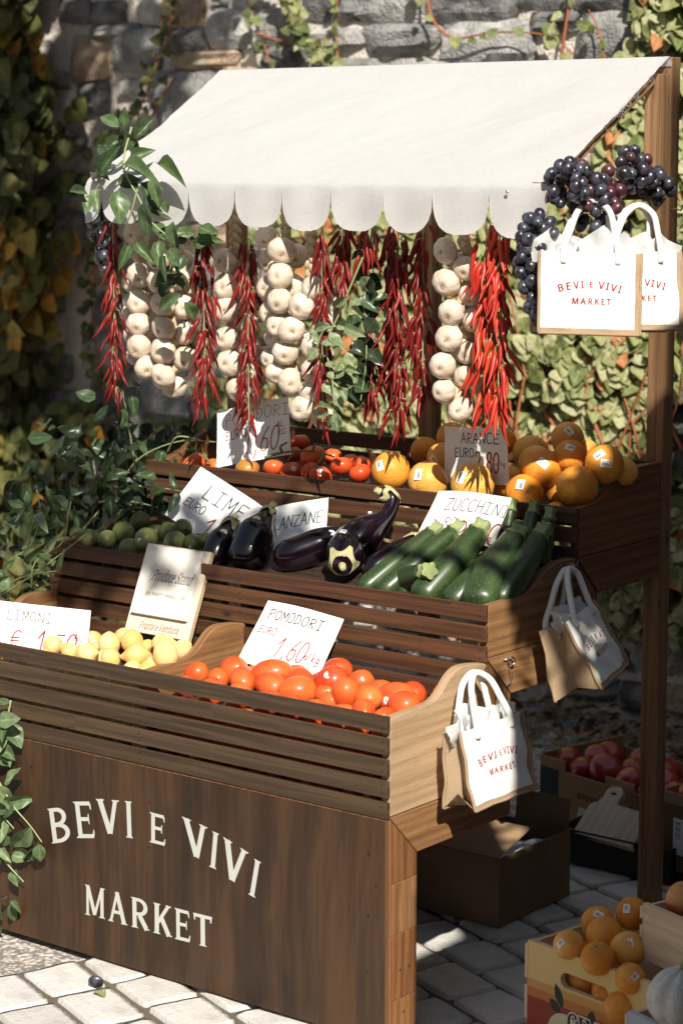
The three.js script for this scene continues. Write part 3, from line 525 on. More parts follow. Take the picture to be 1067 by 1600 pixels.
// ---- awning
{
  const weave = texture(256, 256, (x, y, i, j) => 0.5 + 0.2 * ((i + j) % 2 ? 1 : -1) * 0.6 + 0.5 * (noise(x * 90, y * 256, 2) - 0.5) + 0.5 * (noise(x * 256, y * 90, 3) - 0.5), { srgb: false, repeat: [9, 9] });
  const clothTex = texture(512, 512, (x, y) => { const k = 0.965 + 0.05 * (fbm(x * 6, y * 6, 3) - 0.5) + 0.06 * (noise(x * 60, y * 500, 5) - 0.5) + 0.06 * (noise(x * 500, y * 60, 6) - 0.5); return [0.83 * k, 0.827 * k, 0.82 * k]; }, { repeat: [2, 2] });
  const cloth = phys({ map: clothTex, bumpMap: weave, bumpScale: 0.0007, roughness: 1, transmission: 0.42, thickness: 0, ior: 1.1, specularIntensity: 0.1 });
  const awning = new THREE.Group(); awning.name = 'awning'; stand.add(awning);
  const zf = -.478, yf = 1.535;
  mesh('cloth', sheet((s, t) => {     // t: 0 behind the ridge .. rolls over the front beam .. 1 at the top of the scallops
    const x = -1.184 - 0.014 * t + s * (1.19 + 0.014 * t);
    let y, z;
    if (t < 0.06) { const k = t / 0.06; y = 1.765 + 0.022 * k; z = -.918 + 0.006 * k; }
    else if (t < 0.86) {
      const k = (t - 0.06) / 0.8; y = 1.787 - 0.243 * k; z = -.912 + (zf - 0.012 + .912) * k; const e = Math.sin(k * Math.PI);
      const wr = -0.008 * e * (0.6 + 0.4 * Math.cos(s * 9)) + 0.006 * e * (fbm(x * 5 + k * 2.2, k * 1.4, 5) - 0.5) + 0.0035 * (fbm(x * 14 + k * 7, k * 4 - x * 3, 15) - 0.5) * (0.4 + e) + 0.001 * Math.sin((x + k * 0.55) * 21) * e * noise(x * 3, k * 2, 8);
      y += wr; z += wr * 0.45;
    } else { const a = (t - 0.86) / 0.14 * 1.05; const q = Math.min(1, a); y = 1.544 - 0.0215 * (q * 0.45 + 0.55 * q * q); z = zf - 0.012 + 0.0155 * Math.sin(q * Math.PI / 2); z += 0.0012 * Math.sin(x * 60) * q; }
    if (s > 0.985 || s < 0.015) y += 0.002 * (noise(t * 40, 3, 9) - 0.5);
    return [x + (s > 0.99 ? 0.003 * (noise(t * 60, 1, 2) - 0.5) : 0), y, z, x, t * 0.5];
  }, 110, 56), cloth, awning);
  const cusp = [-1.277, -1.1495, -1.022, -.894, -.767, -.639, -.51, -.379, -.259, -.127, .006];
  for (let i = 0; i < 10; i++) {
    const x0 = cusp[i], x1 = cusp[i + 1], w = x1 - x0, s0 = i === 0 ? (-1.2 - x0) / w : 0, bulge = rr(0.006, 0.012), tw = rr(0.008, 0.03), deep = rr(0.078, 0.084) + (i === 9 ? 0.008 : 0);
    mesh('scallop', sheet((a, t) => {
      const s = s0 + (1 - s0) * a, low = 1.522 - deep * Math.pow(Math.max(0, 1 - Math.pow(Math.abs(2 * s - 1), 2.7)), 0.5);
      const top = 1.5245, y = top + (low - top) * t, drop = (top - y) / 0.085;
      const z = zf + 0.0036 + 0.0012 * Math.sin((x0 + s * w) * 60) + bulge * Math.sin(Math.PI * s) * drop * 0.6 + tw * (0.5 - s) * drop * drop + 0.003 * Math.sin(x0 * 50 + drop * 4 + s * 3) * drop;
      return [x0 + s * w + (t > 0.97 ? 0.0012 * (noise(s * 40, i, 4) - 0.5) : 0), y + (t > 0.99 ? 0.0016 * (noise(s * 55, i, 6) - 0.5) : 0), z, x0 + s * w, y];
    }, 40, 12), cloth, awning);
  }
  // loose threads on the raw right edge
  const th = []; for (let i = 0; i < 26; i++) { const k = rnd(), p = V(.006, 1.787 - .25 * k, -.912 + .434 * k); th.push(sweep([p, p.clone().add(V(rr(.002, .008), rr(-.01, .004), rr(-.006, .01))), p.clone().add(V(rr(.002, .012), rr(-.02, .006), rr(-.01, .014)))], () => 0.0004, 3, 4, false)); }
  mesh('loose_threads', mergeGeometries(th), cloth, awning).userData.kind = 'stuff';
  const m = mesh('button', new THREE.SphereGeometry(.004, 12, 8).scale(1, 1, .5), std({ color: lin(.6, .6, .6), metalness: .7, roughness: .35 }), awning, [-.078, 1.523, -.464]);
}
// screws along the slat centre and ends
{ const sm_ = std({ color: lin(.02, .015, .012), roughness: .6 }), g = new THREE.CylinderGeometry(.0016, .0016, .001, 8).rotateX(Math.PI / 2), all = [];
  for (const [top, z] of [[.6136, .0092], [.7656, -.2908]]) for (let i = 0; i < 5; i++) for (const x of [-.6015, -.01]) for (const dy of [.008, .022]) all.push(g.clone().translate(x, top - i * .0393 - dy, z));
  mesh('nail_heads', mergeGeometries(all), sm_, stand).userData.kind = 'stuff';
  const steel = std({ color: lin(.55, .53, .5), metalness: 1, roughness: .3 });
  const hooks = [[0.001, .647, -.262], [0.001, .806, -.565], [0.004, 1.483, -.93], [0.002, 1.5, -.6]];
  for (const [x, y, z] of hooks) mesh('hook', sweep([V(x - .006, y, z), V(x + .012, y, z), V(x + .022, y - .003, z), V(x + .026, y + .008, z)], () => .0018, 6, 10), steel, stand);
  mesh('wire_clip', mergeGeometries([sweep([V(.002, .652, -.352), V(.008, .655, -.36), V(.008, .645, -.37), V(.004, .632, -.368)], () => .0012, 5, 10), sweep([V(.004, .632, -.368), V(.01, .615, -.37), V(.004, .6, -.362)], () => .001, 5, 8), new THREE.TorusGeometry(.008, .0016, 6, 12).rotateY(1.2).translate(.006, .647, -.372)]), steel, stand);
  for (const [y, z] of [[.1375, -.03], [.138, -.056], [.055, -.04]]) mesh('screw', new THREE.CylinderGeometry(.0026, .0026, .001, 10).rotateZ(Math.PI / 2), steel, stand, [.0024, y, z]);
}
// ================================================================ OBJECTS
// ---------------------------------------------------------------- handwriting: monoline letters in a 0..0.7 x 0..1 box, y up
const arcPts = (cx, cy, rx, ry, a0, a1, n = 12) => Array.from({ length: n + 1 }, (_, i) => { const a = (a0 + (a1 - a0) * i / n) * Math.PI / 180; return [cx + rx * Math.cos(a), cy + ry * Math.sin(a)]; });
const HAND = {
  P: [[[.08, -.02], [.1, 1]], [[.02, .95], ...arcPts(.3, .75, .28, .24, 100, -95, 10), [.12, .48]]], O: [arcPts(.34, .5, .31, .48, 100, 470, 20)], M: [[[.04, 0], [.1, .98], [.36, .3], [.62, 1], [.68, 0]]],
  D: [[[.1, 0], [.12, .98]], [[.02, .96], ...arcPts(.2, .49, .42, .47, 85, -90, 12), [.04, .02]]], R: [[[.1, -.02], [.1, .98]], [[.04, .94], ...arcPts(.32, .74, .26, .22, 95, -95, 9), [.14, .5], [.62, -.02]]],
  I: [[[.3, .02], [.3, .97]], [[.06, .97], [.56, .98]], [[.04, .02], [.58, .03]]], L: [[[.1, 1], [.08, .02], [.6, .04]]], N: [[[.06, 0], [.1, .98], [.58, .04], [.62, 1]]], A: [[[.0, 0], [.32, 1], [.62, 0]], [[.12, .36], [.54, .38]]],
  C: [arcPts(.38, .5, .34, .48, 50, 310, 16)], E: [[[.56, .96], [.1, .96], [.08, .02], [.6, .04]], [[.1, .5], [.46, .52]]], Z: [[[.04, .95], [.6, .97], [.04, .02], [.64, .05]]], U: [[[.08, 1], [.08, .3], ...arcPts(.33, .28, .25, .27, 180, 360, 10), [.6, 1]]],
  H: [[[.08, 0], [.08, 1]], [[.58, 0], [.6, 1]], [[.08, .5], [.6, .53]]], G: [[...arcPts(.36, .5, .32, .48, 50, 350, 16), [.68, .42], [.4, .42]]], K: [[[.1, 0], [.1, 1]], [[.58, .96], [.12, .42], [.6, 0]]],
  a: [[...arcPts(.26, .26, .22, .25, 40, 400, 14), [.5, .04], [.58, .08]]], l: [[[.14, 1], [.12, .1], [.2, .02]]], k: [[[.08, 0], [.1, 1]], [[.42, .56], [.1, .26], [.44, .0]]], g: [arcPts(.26, .28, .2, .24, 0, 360, 14), [[.46, .5], [.46, -.2], ...arcPts(.26, -.22, .2, .16, 0, -170, 8)]],
  '1': [[[.06, .66], [.36, 1], [.3, 0]]], '6': [[[.5, 1], [.2, .66], ...arcPts(.32, .27, .26, .27, 165, 520, 18)]], '0': [arcPts(.33, .5, .28, .5, 100, 465, 20)], '5': [[[.58, .98], [.16, .96], [.12, .56], ...arcPts(.28, .3, .28, .29, 110, -140, 12)]],
  '2': [[...arcPts(.3, .72, .27, .27, 170, -30, 10), [.04, .02], [.62, .05]]], '8': [[...arcPts(.32, .75, .22, .24, 280, -90, 14), ...arcPts(.32, .26, .28, .27, 90, 445, 16)]], ',': [[[.2, .1], [.1, -.2]]], '.': [[[.14, .0], [.16, .04]]], '€': [arcPts(.4, .5, .32, .46, 55, 305, 16), [[.0, .58], [.5, .6]], [[.0, .42], [.48, .44]]], ' ': [],
};
function hand(c, text, x, y, size, colour, { lw = 0.085, gap = 0.24, slant = 0.08, width = 0.68, wob = 0.03 } = {}) {   // x, y: left foot in canvas pixels
  c.strokeStyle = colour; c.lineCap = c.lineJoin = 'round'; c.lineWidth = lw * size * 1.35;
  for (const ch of text) {
    const dy = rr(-wob, wob) * size, k = rr(0.94, 1.06);
    for (const st of HAND[ch]) { c.beginPath(); st.forEach(([a, b], i) => { const px = x + (a * width / 0.68 + b * slant) * size, py = y - dy - b * size * k; i ? c.lineTo(px, py) : c.moveTo(px, py); }); c.stroke(); }
    x += (ch === ' ' ? 0.35 : ch === ',' ? 0.3 : ch === 'l' ? 0.3 : ch === '1' ? 0.5 : width + gap * 0.6) * size;
  }
}
const INK = '#17161b', RED = '#8e1f25', DRED = '#6d2a30', BLUE = '#3d4660';
function priceCard(name, label, x, y, z, lean, yaw, roll, w, h, draw, colour = '#f4f2ee') {
  const tex = canvasTex(768, Math.round(768 * h / w), (c, W_, H_) => { c.fillStyle = colour; c.fillRect(0, 0, W_, H_); for (let i = 0; i < 900; i++) { c.fillStyle = `rgba(90,85,75,${0.02 + 0.03 * rnd()})`; c.fillRect(rnd() * W_, rnd() * H_, 3, 1.5); } draw(c, W_, H_); });
  const g = sheetCard(w, h), m = mesh(name, g, std({ map: tex, roughness: 0.75 }));
  m.position.set(x, y, z); m.rotation.order = 'YXZ'; m.rotation.set(lean, yaw, roll);
  return tag(m, label, 'price sign');
}
function sheetCard(w, h) {           // stiff card 1.4 mm thick, faintly bowed; the writing only on its front
  const g = new THREE.BoxGeometry(w, h, 0.0014, 10, 6, 1), p = g.attributes.position, n = g.attributes.normal, uv = g.attributes.uv;
  for (let i = 0; i < p.count; i++) { if (n.getZ(i) < 0.5) uv.setXY(i, 0.004, 0.004); const s = p.getX(i) / w * 2, t = p.getY(i) / h * 2; p.setZ(i, p.getZ(i) - 0.006 * s * s + 0.003 * t * s + 0.002 * Math.sin(s * 3 + t * 2)); }
  g.computeVertexNormals(); return g;
}
priceCard('price_card', 'white handwritten POMODORI price card leaning behind the front tomatoes', -.429, .653, -.24, -.601, .082, -.104, .193, .139, (c, w, h) => { hand(c, 'POMODORI', w * .1, h * .27, h * .155, INK, { lw: .075 }); hand(c, 'EURO', w * .06, h * .5, h * .115, DRED, { gap: .12 }); hand(c, '1,60', w * .36, h * .8, h * .31, RED, { lw: .045, gap: .06, slant: .2, width: .46 }); hand(c, 'al', w * .76, h * .72, h * .12, RED, { width: .5, gap: .1 }); hand(c, 'kg', w * .85, h * .73, h * .13, RED, { width: .5, gap: .1 }); });
priceCard('price_card', 'white handwritten LIMONI price card standing in the lemons at the left edge', -.976, .611, -.09, -.19, .36, -.04, .217, .13, (c, w, h) => { hand(c, 'LIMONI', w * .14, h * .28, h * .165, '#4c4c50', { lw: .06, slant: .02, gap: .3 }); hand(c, '€', w * .2, h * .74, h * .3, RED, { lw: .05 }); hand(c, '1,50', w * .47, h * .78, h * .36, RED, { lw: .05, gap: .1, slant: .16, width: .52 }); hand(c, 'AL', w * .86, h * .5, h * .11, DRED, { gap: .1 }); hand(c, 'KG', w * .88, h * .66, h * .11, DRED, { gap: .1 }); });
priceCard('price_card', 'tilted handwritten LIME price card behind the limes on the middle tier', -.889, .825, -.54, -.468, .31, -.474, .196, .132, (c, w, h) => { hand(c, 'LIME', w * .25, h * .43, h * .27, INK, { lw: .06, gap: .3 }); hand(c, 'EURO', w * .1, h * .68, h * .15, INK, { gap: .1 }); hand(c, '1,', w * .48, h * .95, h * .33, RED, { lw: .06 }); }, '#f1f2f3');
priceCard('price_card', 'MELANZANE price card partly hidden behind the aubergines', -.65, .812, -.5, -.511, .013, .281, .188, .122, (c, w, h) => { hand(c, 'MELANZANE', w * .1, h * .45, h * .22, INK, { lw: .06, gap: .12, width: .6 }); hand(c, '2,00', w * .4, h * .97, h * .3, INK, { lw: .06 }); }, '#f1f2f3');
priceCard('price_card', 'POMODORI price card on the top tier with a chili string hanging in front', -.889, .986, -.665, -.31, .11, .244, .19, .13, (c, w, h) => { hand(c, 'POMODORI', w * .12, h * .3, h * .2, '#3a3a40', { lw: .035 }); hand(c, 'EURO', w * .12, h * .55, h * .15, DRED, { gap: .1 }); hand(c, '1,60', w * .36, h * .86, h * .42, RED, { lw: .04, gap: .06, slant: .22, width: .42 }); hand(c, 'AL', w * .84, h * .5, h * .1, RED, { gap: .1 }); hand(c, 'KG', w * .85, h * .64, h * .1, RED, { gap: .1 }); });
priceCard('price_card', 'ARANCE price card standing among the oranges on the top tier', -.306, .979, -.688, .026, -.069, .059, .168, .117, (c, w, h) => { hand(c, 'ARANCE', w * .3, h * .28, h * .19, INK, { lw: .07, gap: .14 }); hand(c, 'EURO', w * .17, h * .53, h * .16, INK, { lw: .08, gap: .12 }); hand(c, '2,80', w * .5, h * .78, h * .37, RED, { lw: .06, gap: .04, slant: .1, width: .36 }); hand(c, 'al kg', w * .82, h * .66, h * .09, INK, { gap: .06, width: .5 }); });
priceCard('price_card', 'ZUCCHINI price card lying against the top tier behind the courgettes', -.221, .881, -.53, -.591, -.099, .02, .194, .108, (c, w, h) => { hand(c, 'ZUCCHINI', w * .2, h * .4, h * .25, '#33323a', { lw: .06, gap: .14 }); hand(c, 'EURO', w * .12, h * .72, h * .19, '#33323a', { lw: .06, gap: .1 }); hand(c, '2,50', w * .45, h * .97, h * .4, RED, { lw: .06 }); hand(c, 'al kg', w * .78, h * .9, h * .14, RED, { gap: .06, width: .5 }); });
{ // wooden sign board with a raised white panel
  const b = thing('sign_board', 'white lettered wooden sign board leaning between lemons and aubergines', 'sign', [-.776, .704, -.265]); b.rotation.order = 'YXZ'; b.rotation.set(-.418, .099, -.027);
  const w = .166, h = .189;
  const tb = canvasTex(768, 874, (c, W_, H_) => { const im = c.createImageData(W_, H_); for (let j = 0; j < H_; j++) for (let i = 0; i < W_; i++) { const g = grain(i / W_ * .16, j / H_ * .19 + .3, 44), k = mix([.6, .5, .4], [.74, .65, .54], g), p = (j * W_ + i) * 4; im.data[p] = toS(k[0]); im.data[p + 1] = toS(k[1]); im.data[p + 2] = toS(k[2]); im.data[p + 3] = 255; } c.putImageData(im, 0, 0);
    c.save(); c.translate(W_ * .2, H_ * .955); c.transform(.62, 0, -.12, 1, 0, 0); c.fillStyle = '#451f1c'; c.font = 'italic 96px serif'; c.fillText('Frutta e Verdura', 0, 0); c.restore(); });
  mesh('backing_board', new RoundedBoxGeometry(w, h, .012, 1, .0012), W.crate, b, [0, 0, -.007]);
  mesh('lettered_face', new THREE.PlaneGeometry(w - .002, h - .002), std({ map: tb, roughness: .7 }), b, [0, 0, -.0006]);
  const tw = canvasTex(768, 768, (c, W_, H_) => { c.fillStyle = '#e9e4da'; c.fillRect(0, 0, W_, H_); for (let i = 0; i < 3000; i++) { c.fillStyle = `rgba(120,105,90,${.03 * rnd()})`; c.fillRect(rnd() * W_, rnd() * H_, 2, 14); } c.fillStyle = '#1f1d1c';
    c.save(); c.translate(W_ * .2, H_ * .5); c.transform(.5, 0, -.3, 1.05, 0, 0); c.font = 'italic 136px serif'; const q = 1120 / c.measureText('Produce Stand').width; c.scale(q, 1.25); c.fillText('Produce Stand', 0, 0); c.restore(); c.strokeStyle = '#1f1d1c'; c.lineWidth = 4; c.beginPath(); c.moveTo(W_ * .2, H_ * .54); c.bezierCurveTo(W_ * .14, H_ * .46, W_ * .2, H_ * .34, W_ * .3, H_ * .35); c.stroke(); c.beginPath(); c.moveTo(W_ * .62, H_ * .53); c.bezierCurveTo(W_ * .54, H_ * .58, W_ * .52, H_ * .47, W_ * .62, H_ * .42); c.stroke();
    c.font = '62px sans-serif'; c.save(); c.translate(W_ * .18, H_ * .73); c.scale(W_ * .74 / c.measureText('BY PARTY PANELS RI').width, 1); c.fillText('BY PARTY PANELS RI', 0, 0); c.restore(); });
  const rp = mesh('raised_panel', new RoundedBoxGeometry(.142, .146, .011, 1, .001), std({ color: lin(.78, .75, .7), roughness: .7 }), b, [.0, .016, .0055]);
  mesh('lettering', new THREE.PlaneGeometry(.139, .143), std({ map: tw, roughness: .7 }), rp, [0, 0, .0058]);
}
// ---------------------------------------------------------------- produce
const stickerTex = (round) => canvasTex(96, 96, (c) => { c.fillStyle = '#f1f1ef'; c.fillRect(0, 0, 96, 96); c.fillStyle = '#20252d'; if (round) { c.beginPath(); c.arc(48, 48, 42, 0, 7); c.lineWidth = 4; c.strokeStyle = '#20252d'; c.stroke(); c.fillRect(30, 36, 36, 9); c.fillRect(34, 54, 28, 8); } else { for (let i = 0; i < 12; i++) c.fillRect(34 + i * 4.4, 20, i % 3 ? 2 : 3.2, 34); c.fillRect(34, 62, 50, 6); c.fillRect(10, 24, 12, 5); c.fillRect(10, 38, 16, 5); } });
const stickRound = std({ map: stickerTex(true), roughness: .4 }), stickRect = std({ map: stickerTex(false), roughness: .4 });
const patch = (w, h, round) => sheet((s, t) => { let x = (s * 2 - 1), y = (t * 2 - 1); if (round) { const u = x * Math.sqrt(1 - y * y / 2), v = y * Math.sqrt(1 - x * x / 2); x = u; y = v; } x *= w; y *= h; return [x, y, Math.sqrt(Math.max(0, 1 - x * x - y * y)) * 1.012, s, t]; }, 6, 6);
const patchRound = patch(.24, .24, true), patchRect = patch(.28, .2, false);
const CAM = V(2.3561, 1.6, 3.0981);
function sticker(o, dir, round, roll = 0) {      // dir: world direction in which the sticker looks
  o.updateMatrixWorld();
  const q = o.getWorldQuaternion(new THREE.Quaternion()).invert(), d = dir.clone().applyQuaternion(q).divide(o.scale).normalize();
  const m = mesh('sticker', round ? patchRound : patchRect, round ? stickRound : stickRect, o);
  m.quaternion.setFromUnitVectors(V(0, 0, 1), d).multiply(new THREE.Quaternion().setFromAxisAngle(V(0, 0, 1), roll)); return m;
}
const toCam = (x, y, z, dx = 0, dy = 0) => { const d = CAM.clone().sub(V(x, y, z)).normalize(), r = V(d.z, 0, -d.x).normalize(), u = d.clone().cross(r).negate(); return d.addScaledVector(r, dx).addScaledVector(V(0, 1, 0), dy).normalize(); };
function ballGeo(fn, nu = 28, nv = 18) { return sheet((s, t) => { const a = s * Math.PI * 2, b = t * Math.PI, r = fn(s % 1, b, (s % 1) * Math.PI * 2); return [Math.cos(a) * Math.sin(b) * r[0], Math.cos(b) * r[1], Math.sin(a) * Math.sin(b) * r[0], s, 1 - t]; }, nu, nv); }
const weld = (g) => { const q = mergeVertices(g.clone().deleteAttribute('uv') && g, 1e-6); return q; };
function smoothSeam(g, nu, nv) { const n = g.attributes.normal, w = nu + 1; for (let j = 0; j <= nv; j++) { const a = j * w, b = a + nu, v = V(n.getX(a) + n.getX(b), n.getY(a) + n.getY(b), n.getZ(a) + n.getZ(b)).normalize(); n.setXYZ(a, v.x, v.y, v.z); n.setXYZ(b, v.x, v.y, v.z); } for (let i = 0; i <= nu; i++) { n.setXYZ(i, 0, 1, 0); n.setXYZ(nv * w + i, 0, -1, 0); } return g; }
const ball = (fn, nu = 28, nv = 18) => smoothSeam(ballGeo(fn, nu, nv), nu, nv);
// oranges
const dimple = texture(256, 256, (x, y) => { const n = noise(x * 66, y * 40, 3); return 1 - sm(0.62, 0.9, n); }, { srgb: false, repeat: [2, 2] });
const orangeTex = (a, b, s) => texture(128, 128, (x, y) => mix(a, b, sm(.3, .75, fbm(x * 4, y * 4, s))));
const ORG = [[[.76, .28, .026], [.86, .37, .045]], [[.7, .24, .02], [.82, .32, .034]], [[.8, .36, .06], [.88, .46, .1]]].map(([a, b], i) => std({ map: orangeTex(a, b, i * 5 + 100), bumpMap: dimple, bumpScale: .0007, roughness: .48 }));
const orangeGeo = [0, 1, 2].map((k) => ball((s, b, a) => { const n = 1 + .03 * (fbm(Math.cos(a) * 1.3 + 5, Math.sin(a) * 1.3 + b + k * 7, 1) - .5) * 2 - .07 * Math.exp(-b * b * 22); return [n, n * (.95 + .03 * k)]; }));
const calyx = new THREE.SphereGeometry(.09, 8, 5).scale(1, .5, 1).translate(0, .9, 0), calyxM = std({ color: lin(.16, .15, .05), roughness: .9 });
function orange(label, [x, y, z, r], opt = {}) {
  const o = mesh('orange', orangeGeo[Math.floor(rnd() * 3)], ORG[opt.m ?? Math.floor(rnd() * 2.3)]); o.position.set(x, y, z); o.scale.setScalar(r);
  const up = opt.pole ?? V(rr(-.8, .8), rr(-.4, 1), rr(-1, .2)); o.quaternion.setFromUnitVectors(V(0, 1, 0), up.normalize()); o.rotateY(rr(0, 6));
  mesh('stem_end', calyx, calyxM, o);
  if (opt.st) sticker(o, toCam(x, y, z, opt.st[0], opt.st[1]), false, opt.st[2] ?? rr(-.5, .5));
  return tag(o, label, 'orange', opt.group);
}
const T3 = 'oranges piled on the top tier';
[['orange beside the tomatoes, leftmost of the top tier oranges', [-.497, .936, -.655, .0406], { st: [-.75, .35] }], ['orange on the front slat just left of the ARANCE card', [-.4, .922, -.655, .0424], { st: [-.62, .45] }], ['shaded orange at the back behind the two leftmost oranges', [-.529, .957, -.82, .032]],
  ['orange tucked behind the left edge of the ARANCE card', [-.416, .961, -.73, .0337], { st: [-.75, -.1] }], ['orange peeping over the top of the ARANCE card', [-.457, .991, -.82, .0343]], ['orange lying in front of the lower right of the ARANCE card', [-.283, .926, -.65, .0451], { st: [-.7, .45], m: 2 }], ['orange behind the right edge of the ARANCE card under the chilies', [-.327, .995, -.82, .0302]],
  ['sunlit orange at the back right of the ARANCE card', [-.254, .975, -.82, .0392], { m: 2 }], ['pale orange wedged behind the biggest orange of the pile', [-.216, .962, -.78, .0365], { m: 2 }], ['large orange in the middle of the pile with a white label on its face', [-.147, .965, -.7, .0418], { st: [.05, .3, .05] }],
  ['topmost orange of the pile on the top tier', [-.145, 1.017, -.79, .035], { st: [.1, .55, .6], m: 2 }], ['orange directly below the topmost orange', [-.1, .991, -.73, .0334], { st: [-.05, .7, .2], m: 1 }], ['orange at the right end with two labels and its stem end showing', [-.013, .983, -.72, .0395], { st: [-.35, .65, .4], pole: V(.5, -.55, .65), m: 0 }], ['round orange at the front right corner of the pile', [-.041, .942, -.665, .0426], { pole: V(-.3, .2, -1), m: 0 }],
  ['orange behind the front slat with a tilted label and a spot of sun', [-.163, .917, -.66, .04], { st: [-.25, .62, .5], m: 1 }], ['orange right behind the ARANCE card, low in the pile', [-.244, .925, -.73, .0341]], ['small dark orange low between the front oranges', [-.128, .915, -.73, .028]], ['orange sunk low behind the top tier front slat', [-.084, .884, -.655, .0247], { m: 2 }],
  ['orange hidden behind the right end orange', [.0, .963, -.775, .0276], { m: 2 }], ['pale orange glimpsed behind the topmost orange', [-.118, .991, -.82, .0238], { m: 2 }]].forEach(([l, p, o = {}]) => { const q = orange(l, p, { group: T3, ...o }); if (/two labels/.test(l)) sticker(q, toCam(...p.slice(0, 3), .1, .05), false, -.3); });
// tomatoes
const tomTex = (a, b, s) => texture(128, 64, (x, y) => mix(a, b, sm(.35, .7, fbm(x * 3, y * 3, s) * .6 + (y) * .4)));
const TOM = [[[.6, .075, .016], [.72, .13, .028]], [[.52, .046, .012], [.66, .09, .02]], [[.66, .115, .022], [.74, .18, .04]]].map(([a, b], i) => phys({ map: tomTex(a, b, i * 3 + 120), roughness: .42, clearcoat: .28, clearcoatRoughness: .15, specularIntensity: .6 }));
const tomGeo = [[1.5, 0], [1.35, 4], [1.68, 9]].map(([k, s]) => ball((u, b, a) => { const n = 1 + .045 * (fbm(Math.cos(a) + 3 + s, Math.sin(a) + b * .8, 2) - .5) * 2; return [n * (1 + .06 * Math.cos(b)), n * k / 1.2 - .08 * Math.exp(-b * b * 18)]; }));
const roundTom = ball((u, b, a) => { const n = 1 + .03 * Math.cos(a * 5) * Math.exp(-b * b * 1.6); return [n, .84 - .14 * Math.exp(-b * b * 7)]; });
const tomScar = new THREE.SphereGeometry(.07, 8, 5).scale(1, .4, 1);
function tomato(label, [x, y, z, r], opt = {}) {
  const o = mesh('tomato', opt.round ? roundTom : tomGeo[Math.floor(rnd() * 3)], TOM[opt.m ?? pick([0, 0, 1, 2])]); o.position.set(x, y, z); o.scale.setScalar(r * (opt.group === T1 ? 1.1 : 1));
  const ax = opt.ax ?? V(rr(-1, 1), rr(-.35, .5), rr(-.6, .6)); o.quaternion.setFromUnitVectors(V(0, 1, 0), ax.normalize()); o.rotateY(rr(0, 6));
  if (!opt.round) mesh('stem_scar', tomScar, calyxM, o, [0, -1.2 * .98, 0]);
  if (opt.st) sticker(o, toCam(x, y, z, opt.st[0], opt.st[1]), true, rr(-1, 1));
  return tag(o, label, 'tomato', opt.group);
}
const T1 = 'plum tomatoes in the front box', RIGHT = V(.8, 0, -.6);
[['plum tomato against the divider, leftmost in view', [-.575, .584, -.13, .0204], { st: [.5, .5] }], ['tomato standing high beside the divider left of the POMODORI card', [-.514, .593, -.17, .0249], { st: [.1, .75] }], ['tomato below the left foot of the POMODORI card with a sticker', [-.445, .591, -.12, .0233], { st: [-.3, .5] }], ['long tomato lying across the foot of the POMODORI card', [-.404, .603, -.16, .0262], { ax: RIGHT.clone(), m: 0 }],
  ['tomato under the long one at the foot of the POMODORI card', [-.367, .593, -.11, .0241], {}], ['wide tomato behind the front slat at the middle of the box', [-.294, .596, -.1, .0265], { ax: RIGHT.clone(), m: 2 }], ['small tomato below the POMODORI card right half', [-.335, .6, -.16, .022], { st: [.4, .5] }], ['large tilted tomato right of the POMODORI card', [-.25, .61, -.15, .0285], { ax: V(.8, .3, -.4), st: [-.35, .65] }],
  ['tomato at the back beside the right edge of the POMODORI card', [-.284, .615, -.21, .0243], { ax: RIGHT.clone() }], ['upright tomato in front with a sticker near its top right', [-.177, .608, -.1, .0245], { ax: V(.1, 1, .1), st: [.4, .6] }], ['tomato with a sticker behind the upright one', [-.213, .608, -.19, .0218], { st: [.35, .4] }], ['tomato with a big round sticker facing the viewer', [-.135, .604, -.11, .0233], { st: [.15, -.2] }], ['small tomato at the back right of the box', [-.168, .598, -.19, .0195], {}],
  ['long tomato second from the right end of the box', [-.111, .598, -.16, .0275], { ax: V(.9, .15, -.3), st: [-.55, -.15] }], ['glossy tomato nearest the right side panel', [-.059, .599, -.12, .0262], { ax: V(.95, .05, -.1), m: 0 }], ['tomato low between the card and the large tilted tomato', [-.251, .591, -.13, .0195], {}], ['little tomato low at the front middle', [-.209, .59, -.09, .0182], {}], ['tomato low below the big round sticker', [-.112, .59, -.07, .021], {}], ['tomato half hidden by the front slat at the right end', [-.057, .59, -.06, .0176], {}],
  ['shaded tomato in the back right corner of the front box', [-.05, .602, -.235, .0175], { st: [-.5, .5], m: 1 }]].forEach(([l, p, o]) => tomato(l, p, { group: T1, ...o }));
for (const p of [[-.472, .583, -.18, .02], [-.527, .58, -.14, .0192], [-.542, .575, -.06, .0201], [-.471, .577, -.06, .0232], [-.397, .581, -.055, .0229], [-.326, .578, -.055, .0227], [-.27, .578, -.055, .0225], [-.214, .578, -.055, .0212], [-.153, .577, -.055, .0221], [-.107, .573, -.055, .0209], [-.05, .572, -.055, .021], [-.32, .585, -.21, .024], [-.38, .585, -.21, .024], [-.44, .585, -.2, .022], [-.12, .59, -.23, .024], [-.2, .585, -.22, .022]]) tomato('plum tomato low in the front box, seen under the top slat', p, { group: T1 });
for (let k = 0; k < 3; k++) for (let i = 0; i < 12; i++) tomato('plum tomato showing through the gaps between the front slats', [-.565 + i * .046 + rr(-.006, .006), .46 + k * .038 + rr(-.004, .004), -.034 - rr(0, .01), .0215], { group: T1 });
const TT = 'tomatoes on the top tier';
